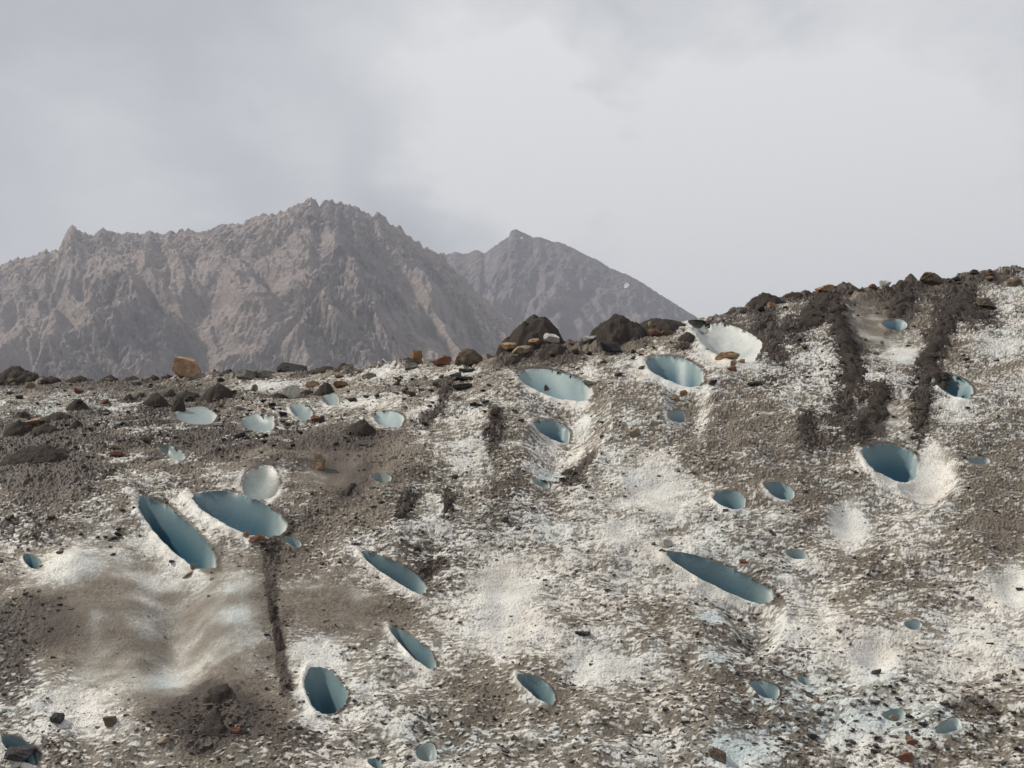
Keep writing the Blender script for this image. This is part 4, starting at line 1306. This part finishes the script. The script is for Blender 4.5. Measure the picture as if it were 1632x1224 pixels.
def mountain(name, label, poly, ycr, ybase, zbase, ntc, nsr, tr, amps, skew, mat, seed, snow=None, pw=1.15):
    pl = np.array(poly, float)
    t0, e0 = px2te(pl[:, 0], pl[:, 1])
    t = np.linspace(tr[0], tr[1], ntc)
    e = np.interp(t, t0, e0)
    sr = np.concatenate([np.linspace(0, 1, nsr), 1 + np.linspace(0.004, .35, 24)])
    tt, ss = np.meshgrid(t, sr)
    sc_ = np.minimum(ss, 1.0)
    yc_ = ycr + 0.06 * ycr * pn(t * 2.2, t * 0, seed)
    ec = np.maximum(e, (zbase + 30 - CZ) / yc_)
    zc_ = CZ + ec * yc_
    y = ybase + (yc_ - ybase)[None, :] * ss
    back_ = np.maximum(ss - 1, 0)
    z = zbase + (zc_ - zbase)[None, :] * (sc_ ** pw) - back_ * (yc_ - ybase)[None, :] * 1.1
    x = tt * y
    hgt = (zc_ - zbase)[None, :]
    down = (1 - sc_) * hgt
    # ribs and gullies slanting down to the right
    u = x - skew * down
    wx_ = u + 40 * pn(x * .006, down * .006, seed + 9)
    big = amps[0] * 1.5 * (ridged(wx_ * .0019 + .3, down * .0012, 2, seed + 21) - .4)
    big += amps[0] * (ridged(wx_ * .0048, down * .0026, 3, seed + 1) - .3)
    med = amps[1] * (ridged(wx_ * .012, down * .0066, 4, seed + 2) - .4)
    fin = amps[2] * fbm(wx_ * .035, down * .016, 4, seed + 3)
    fin += amps[3] * (ridged(x * .05 + down * .02, down * .04, 3, seed + 4) - .4)
    fin += amps[4] * (ridged(x * .11 + down * .06, down * .07, 3, seed + 5) - .4)
    q_ = 1 - sc_
    disp = big * sstep(0.02, 0.30, q_) + med * sstep(-.01, 0.14, q_) + fin * (.3 + .7 * sstep(0, 0.06, q_))
    face = sstep(-.15, .25, pn(wx_ * .0045 + 9, down * .0035, seed + 51) + .5 * pn(x * .013, down * .012, seed + 52))
    gul = 1 - np.abs(pn((x - skew * .9 * down + 60 * pn(x * .004, down * .004, seed + 61)) * .0042, down * .0009, seed + 31))
    gul2 = 1 - np.abs(pn((x + .55 * down + 50 * pn(x * .005, down * .005, seed + 62)) * .0036, down * .0009, seed + 32))
    gul = np.maximum(sstep(.80, 1, gul), .8 * sstep(.84, 1, gul2)) * sstep(.04, .2, q_)
    disp = disp - fin * .75 * (1 - face) * sstep(.05, .15, q_) - 22 * gul
    fade = sstep(0.0, 0.12, q_)
    rib = pn(wx_ * .012, down * .0066, seed + 2)
    y = y - disp * .62
    z = z + disp * .55 * fade
    # jagged fine crest
    z += (amps[3] * .75 * (ridged(x * .05, down * .05, 3, seed + 7) - .55)) * sstep(.15, 0, 1 - sc_)
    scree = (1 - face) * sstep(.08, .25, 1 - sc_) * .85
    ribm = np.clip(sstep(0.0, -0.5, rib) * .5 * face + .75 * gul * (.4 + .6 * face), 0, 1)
    sn = np.zeros_like(x)
    if snow:
        pxm, pym = te2px(x / y, (z - CZ) / y)
        for cx, cy, rx, ry in snow:
            sn = np.maximum(sn, (np.abs((pxm - cx) / rx + (pym - cy) / ry * .5) + np.abs((pym - cy) / ry) < 1.0) * 1.0)
    v = np.stack([x, y, z], -1).reshape(-1, 3)
    at = np.stack([scree, ribm, sn], -1).reshape(-1, 3)
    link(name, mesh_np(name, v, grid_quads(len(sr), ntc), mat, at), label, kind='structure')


MM1 = make_mountain_mat('brown_mountain_rock', (0.365, 0.300, 0.262), (0.270, 0.228, 0.224), (0.180, 0.156, 0.170))
MM2 = make_mountain_mat('grey_mountain_rock', (0.200, 0.165, 0.166), (0.155, 0.134, 0.150), (0.120, 0.107, 0.130))
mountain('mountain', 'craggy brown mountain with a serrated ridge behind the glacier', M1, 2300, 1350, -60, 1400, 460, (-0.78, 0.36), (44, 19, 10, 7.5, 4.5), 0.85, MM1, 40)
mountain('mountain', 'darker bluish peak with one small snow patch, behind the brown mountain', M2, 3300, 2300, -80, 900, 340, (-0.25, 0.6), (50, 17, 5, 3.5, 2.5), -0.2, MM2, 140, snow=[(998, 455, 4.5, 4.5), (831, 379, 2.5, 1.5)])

# ------------------------------------------------------------------ valley ground out to the horizon
rr = np.concatenate([[0.0], np.geomspace(20, 9000, 60)])
aa = np.linspace(0, 2 * math.pi, 97)
R_, A_ = np.meshgrid(rr, aa)
gxv, gyv2 = R_ * np.cos(A_), R_ * np.sin(A_)
gz = -9.0 + 0.6 * pn(gxv * .02, gyv2 * .02, 800) + np.minimum(R_ / 400, 1) * 4 * pn(gxv * .003, gyv2 * .003, 801) - 3
VAL = make_mountain_mat('valley_gravel', (0.22, 0.19, 0.16), (0.16, 0.145, 0.13), (0.12, 0.11, 0.10))
link('ground', mesh_np('ground', np.stack([gxv, gyv2, gz], -1).reshape(-1, 3), grid_quads(97, 61)[:, ::-1], VAL, np.zeros((97 * 61, 3))), 'gravel valley floor behind the glacier', kind='structure')

# ------------------------------------------------------------------ haze
HAZE_DENS = 0.00018
if HAZE_DENS > 0:
    hm = bpy.data.materials.new('haze')
    hm.use_nodes = True
    nt = hm.node_tree
    for n in list(nt.nodes):
        if n.type != 'OUTPUT_MATERIAL':
            nt.nodes.remove(n)
    pv = nt.nodes.new('ShaderNodeVolumePrincipled')
    pv.inputs['Color'].default_value = (0.80, 0.86, 1.0, 1)
    pv.inputs['Density'].default_value = HAZE_DENS
    pv.inputs['Anisotropy'].default_value = 0.0
    nt.links.new(pv.outputs[0], [n for n in nt.nodes if n.type == 'OUTPUT_MATERIAL'][0].inputs['Volume'])
    hv = np.array([(x, y, z) for x in (-9500, 9500) for y in (-9500, 9500) for z in (-100, 1700)], float)
    hq = np.array([(0, 1, 3, 2), (4, 6, 7, 5), (0, 4, 5, 1), (2, 3, 7, 6), (0, 2, 6, 4), (1, 5, 7, 3)])
    link('haze', mesh_np('haze', hv, hq, hm, smooth=False), 'thin bluish haze over the valley', kind='stuff')

# ------------------------------------------------------------------ sun and sky
SUN_EL, SUN_AZ = math.radians(43), math.radians(-78)          # azimuth from +Y, negative = to the left
to_sun = Vector((math.sin(SUN_AZ) * math.cos(SUN_EL), math.cos(SUN_AZ) * math.cos(SUN_EL), math.sin(SUN_EL)))
sd = bpy.data.lights.new('sun', 'SUN')
sd.energy = 4.9
sd.angle = math.radians(4)
sd.color = (1.0, 0.93, 0.81)
so = bpy.data.objects.new('sun', sd)
COL.objects.link(so)
so.rotation_euler = (-to_sun).to_track_quat('-Z', 'Y').to_euler()

W = bpy.data.worlds.new('World')
S.world = W
W.use_nodes = True
nt = W.node_tree
for n in list(nt.nodes):
    nt.nodes.remove(n)
out = nd(nt, 'ShaderNodeOutputWorld')
bg = nd(nt, 'ShaderNodeBackground')
nt.links.new(bg.outputs[0], out.inputs[0])
sky = nd(nt, 'ShaderNodeTexSky', sky_type='NISHITA')
sky.sun_disc = False
sky.sun_elevation = SUN_EL
sky.sun_rotation = SUN_AZ
tc = nd(nt, 'ShaderNodeTexCoord')
dirv = tc.outputs['Generated']
mp = nd(nt, 'ShaderNodeMapping')
mp.inputs['Scale'].default_value = (1.0, 1.0, 1.6)
nt.links.new(dirv, mp.inputs['Vector'])
c1 = noise(nt, mp.outputs[0], 2.6, 7, 0.55, 0.35)
c2 = noise(nt, mp.outputs[0], 7.0, 5, 0.55, 0.2)


def patch(px, py, width, amt):
    t, e = px2te(px, py)
    d = Vector((float(t), 1.0, float(e))).normalized()
    n = nd(nt, 'ShaderNodeVectorMath', operation='DOT_PRODUCT')
    nt.links.new(dirv, n.inputs[0])
    n.inputs[1].default_value = d
    cw = math.cos(math.radians(width * 1.7))
    q = math_n(nt, 'ADD', n.outputs['Value'], math_n(nt, 'MULTIPLY', math_n(nt, 'SUBTRACT', c2, 0.5), (1 - cw) * 0.9))
    return maprange(nt, q, cw, 1.0, 0.0, amt * 1.5)


v = math_n(nt, 'MULTIPLY', math_n(nt, 'SUBTRACT', c1, 0.5), 0.62)
v = math_n(nt, 'ADD', v, math_n(nt, 'MULTIPLY', math_n(nt, 'SUBTRACT', c2, 0.5), 0.30))
for args in [(690, 120, 7, .16), (775, 225, 4.5, .26), (1240, 440, 9, .08), (600, 190, 8, .04), (1420, 300, 16, .07), (960, 310, 9, .05), (1200, 420, 12, .07), (1560, 250, 12, .04), (1260, 430, 14, .09), (1540, 320, 12, .06), (0, 420, 8, .14), (330, 330, 9, .07), (120, 330, 7, .06),
             (715, 285, 4, -.22), (640, 300, 4, -.06), (900, 90, 10, -.02), (250, 120, 14, -.10), (1250, 130, 12, -.03), (60, 150, 10, -.05), (1000, 30, 12, -.03), (1250, 200, 8, -.03)]:
    v = math_n(nt, 'ADD', v, patch(*args))
v = math_n(nt, 'ADD', v, 0.42)
cl = ramp(nt, v, [(0.28, (0.475, 0.487, 0.512)), (0.48, (0.590, 0.602, 0.625)), (0.62, (0.70, 0.71, 0.72)), (0.80, (0.86, 0.86, 0.86))])
skyc = mix(nt, 1.0, sky.outputs[0], (0.10, 0.10, 0.10), 'MULTIPLY')
nt.links.new(mix(nt, 0.95, skyc, cl), bg.inputs['Color'])
bg.inputs['Strength'].default_value = 1.04

S.view_settings.view_transform = 'Standard'
S.view_settings.look = 'None'
S.view_settings.exposure = 0.15
S.view_settings.gamma = 1.0
S.cycles.max_bounces = 6
S.cycles.diffuse_bounces = 4
S.cycles.glossy_bounces = 2
S.cycles.volume_bounces = 0
S.cycles.use_adaptive_sampling = True
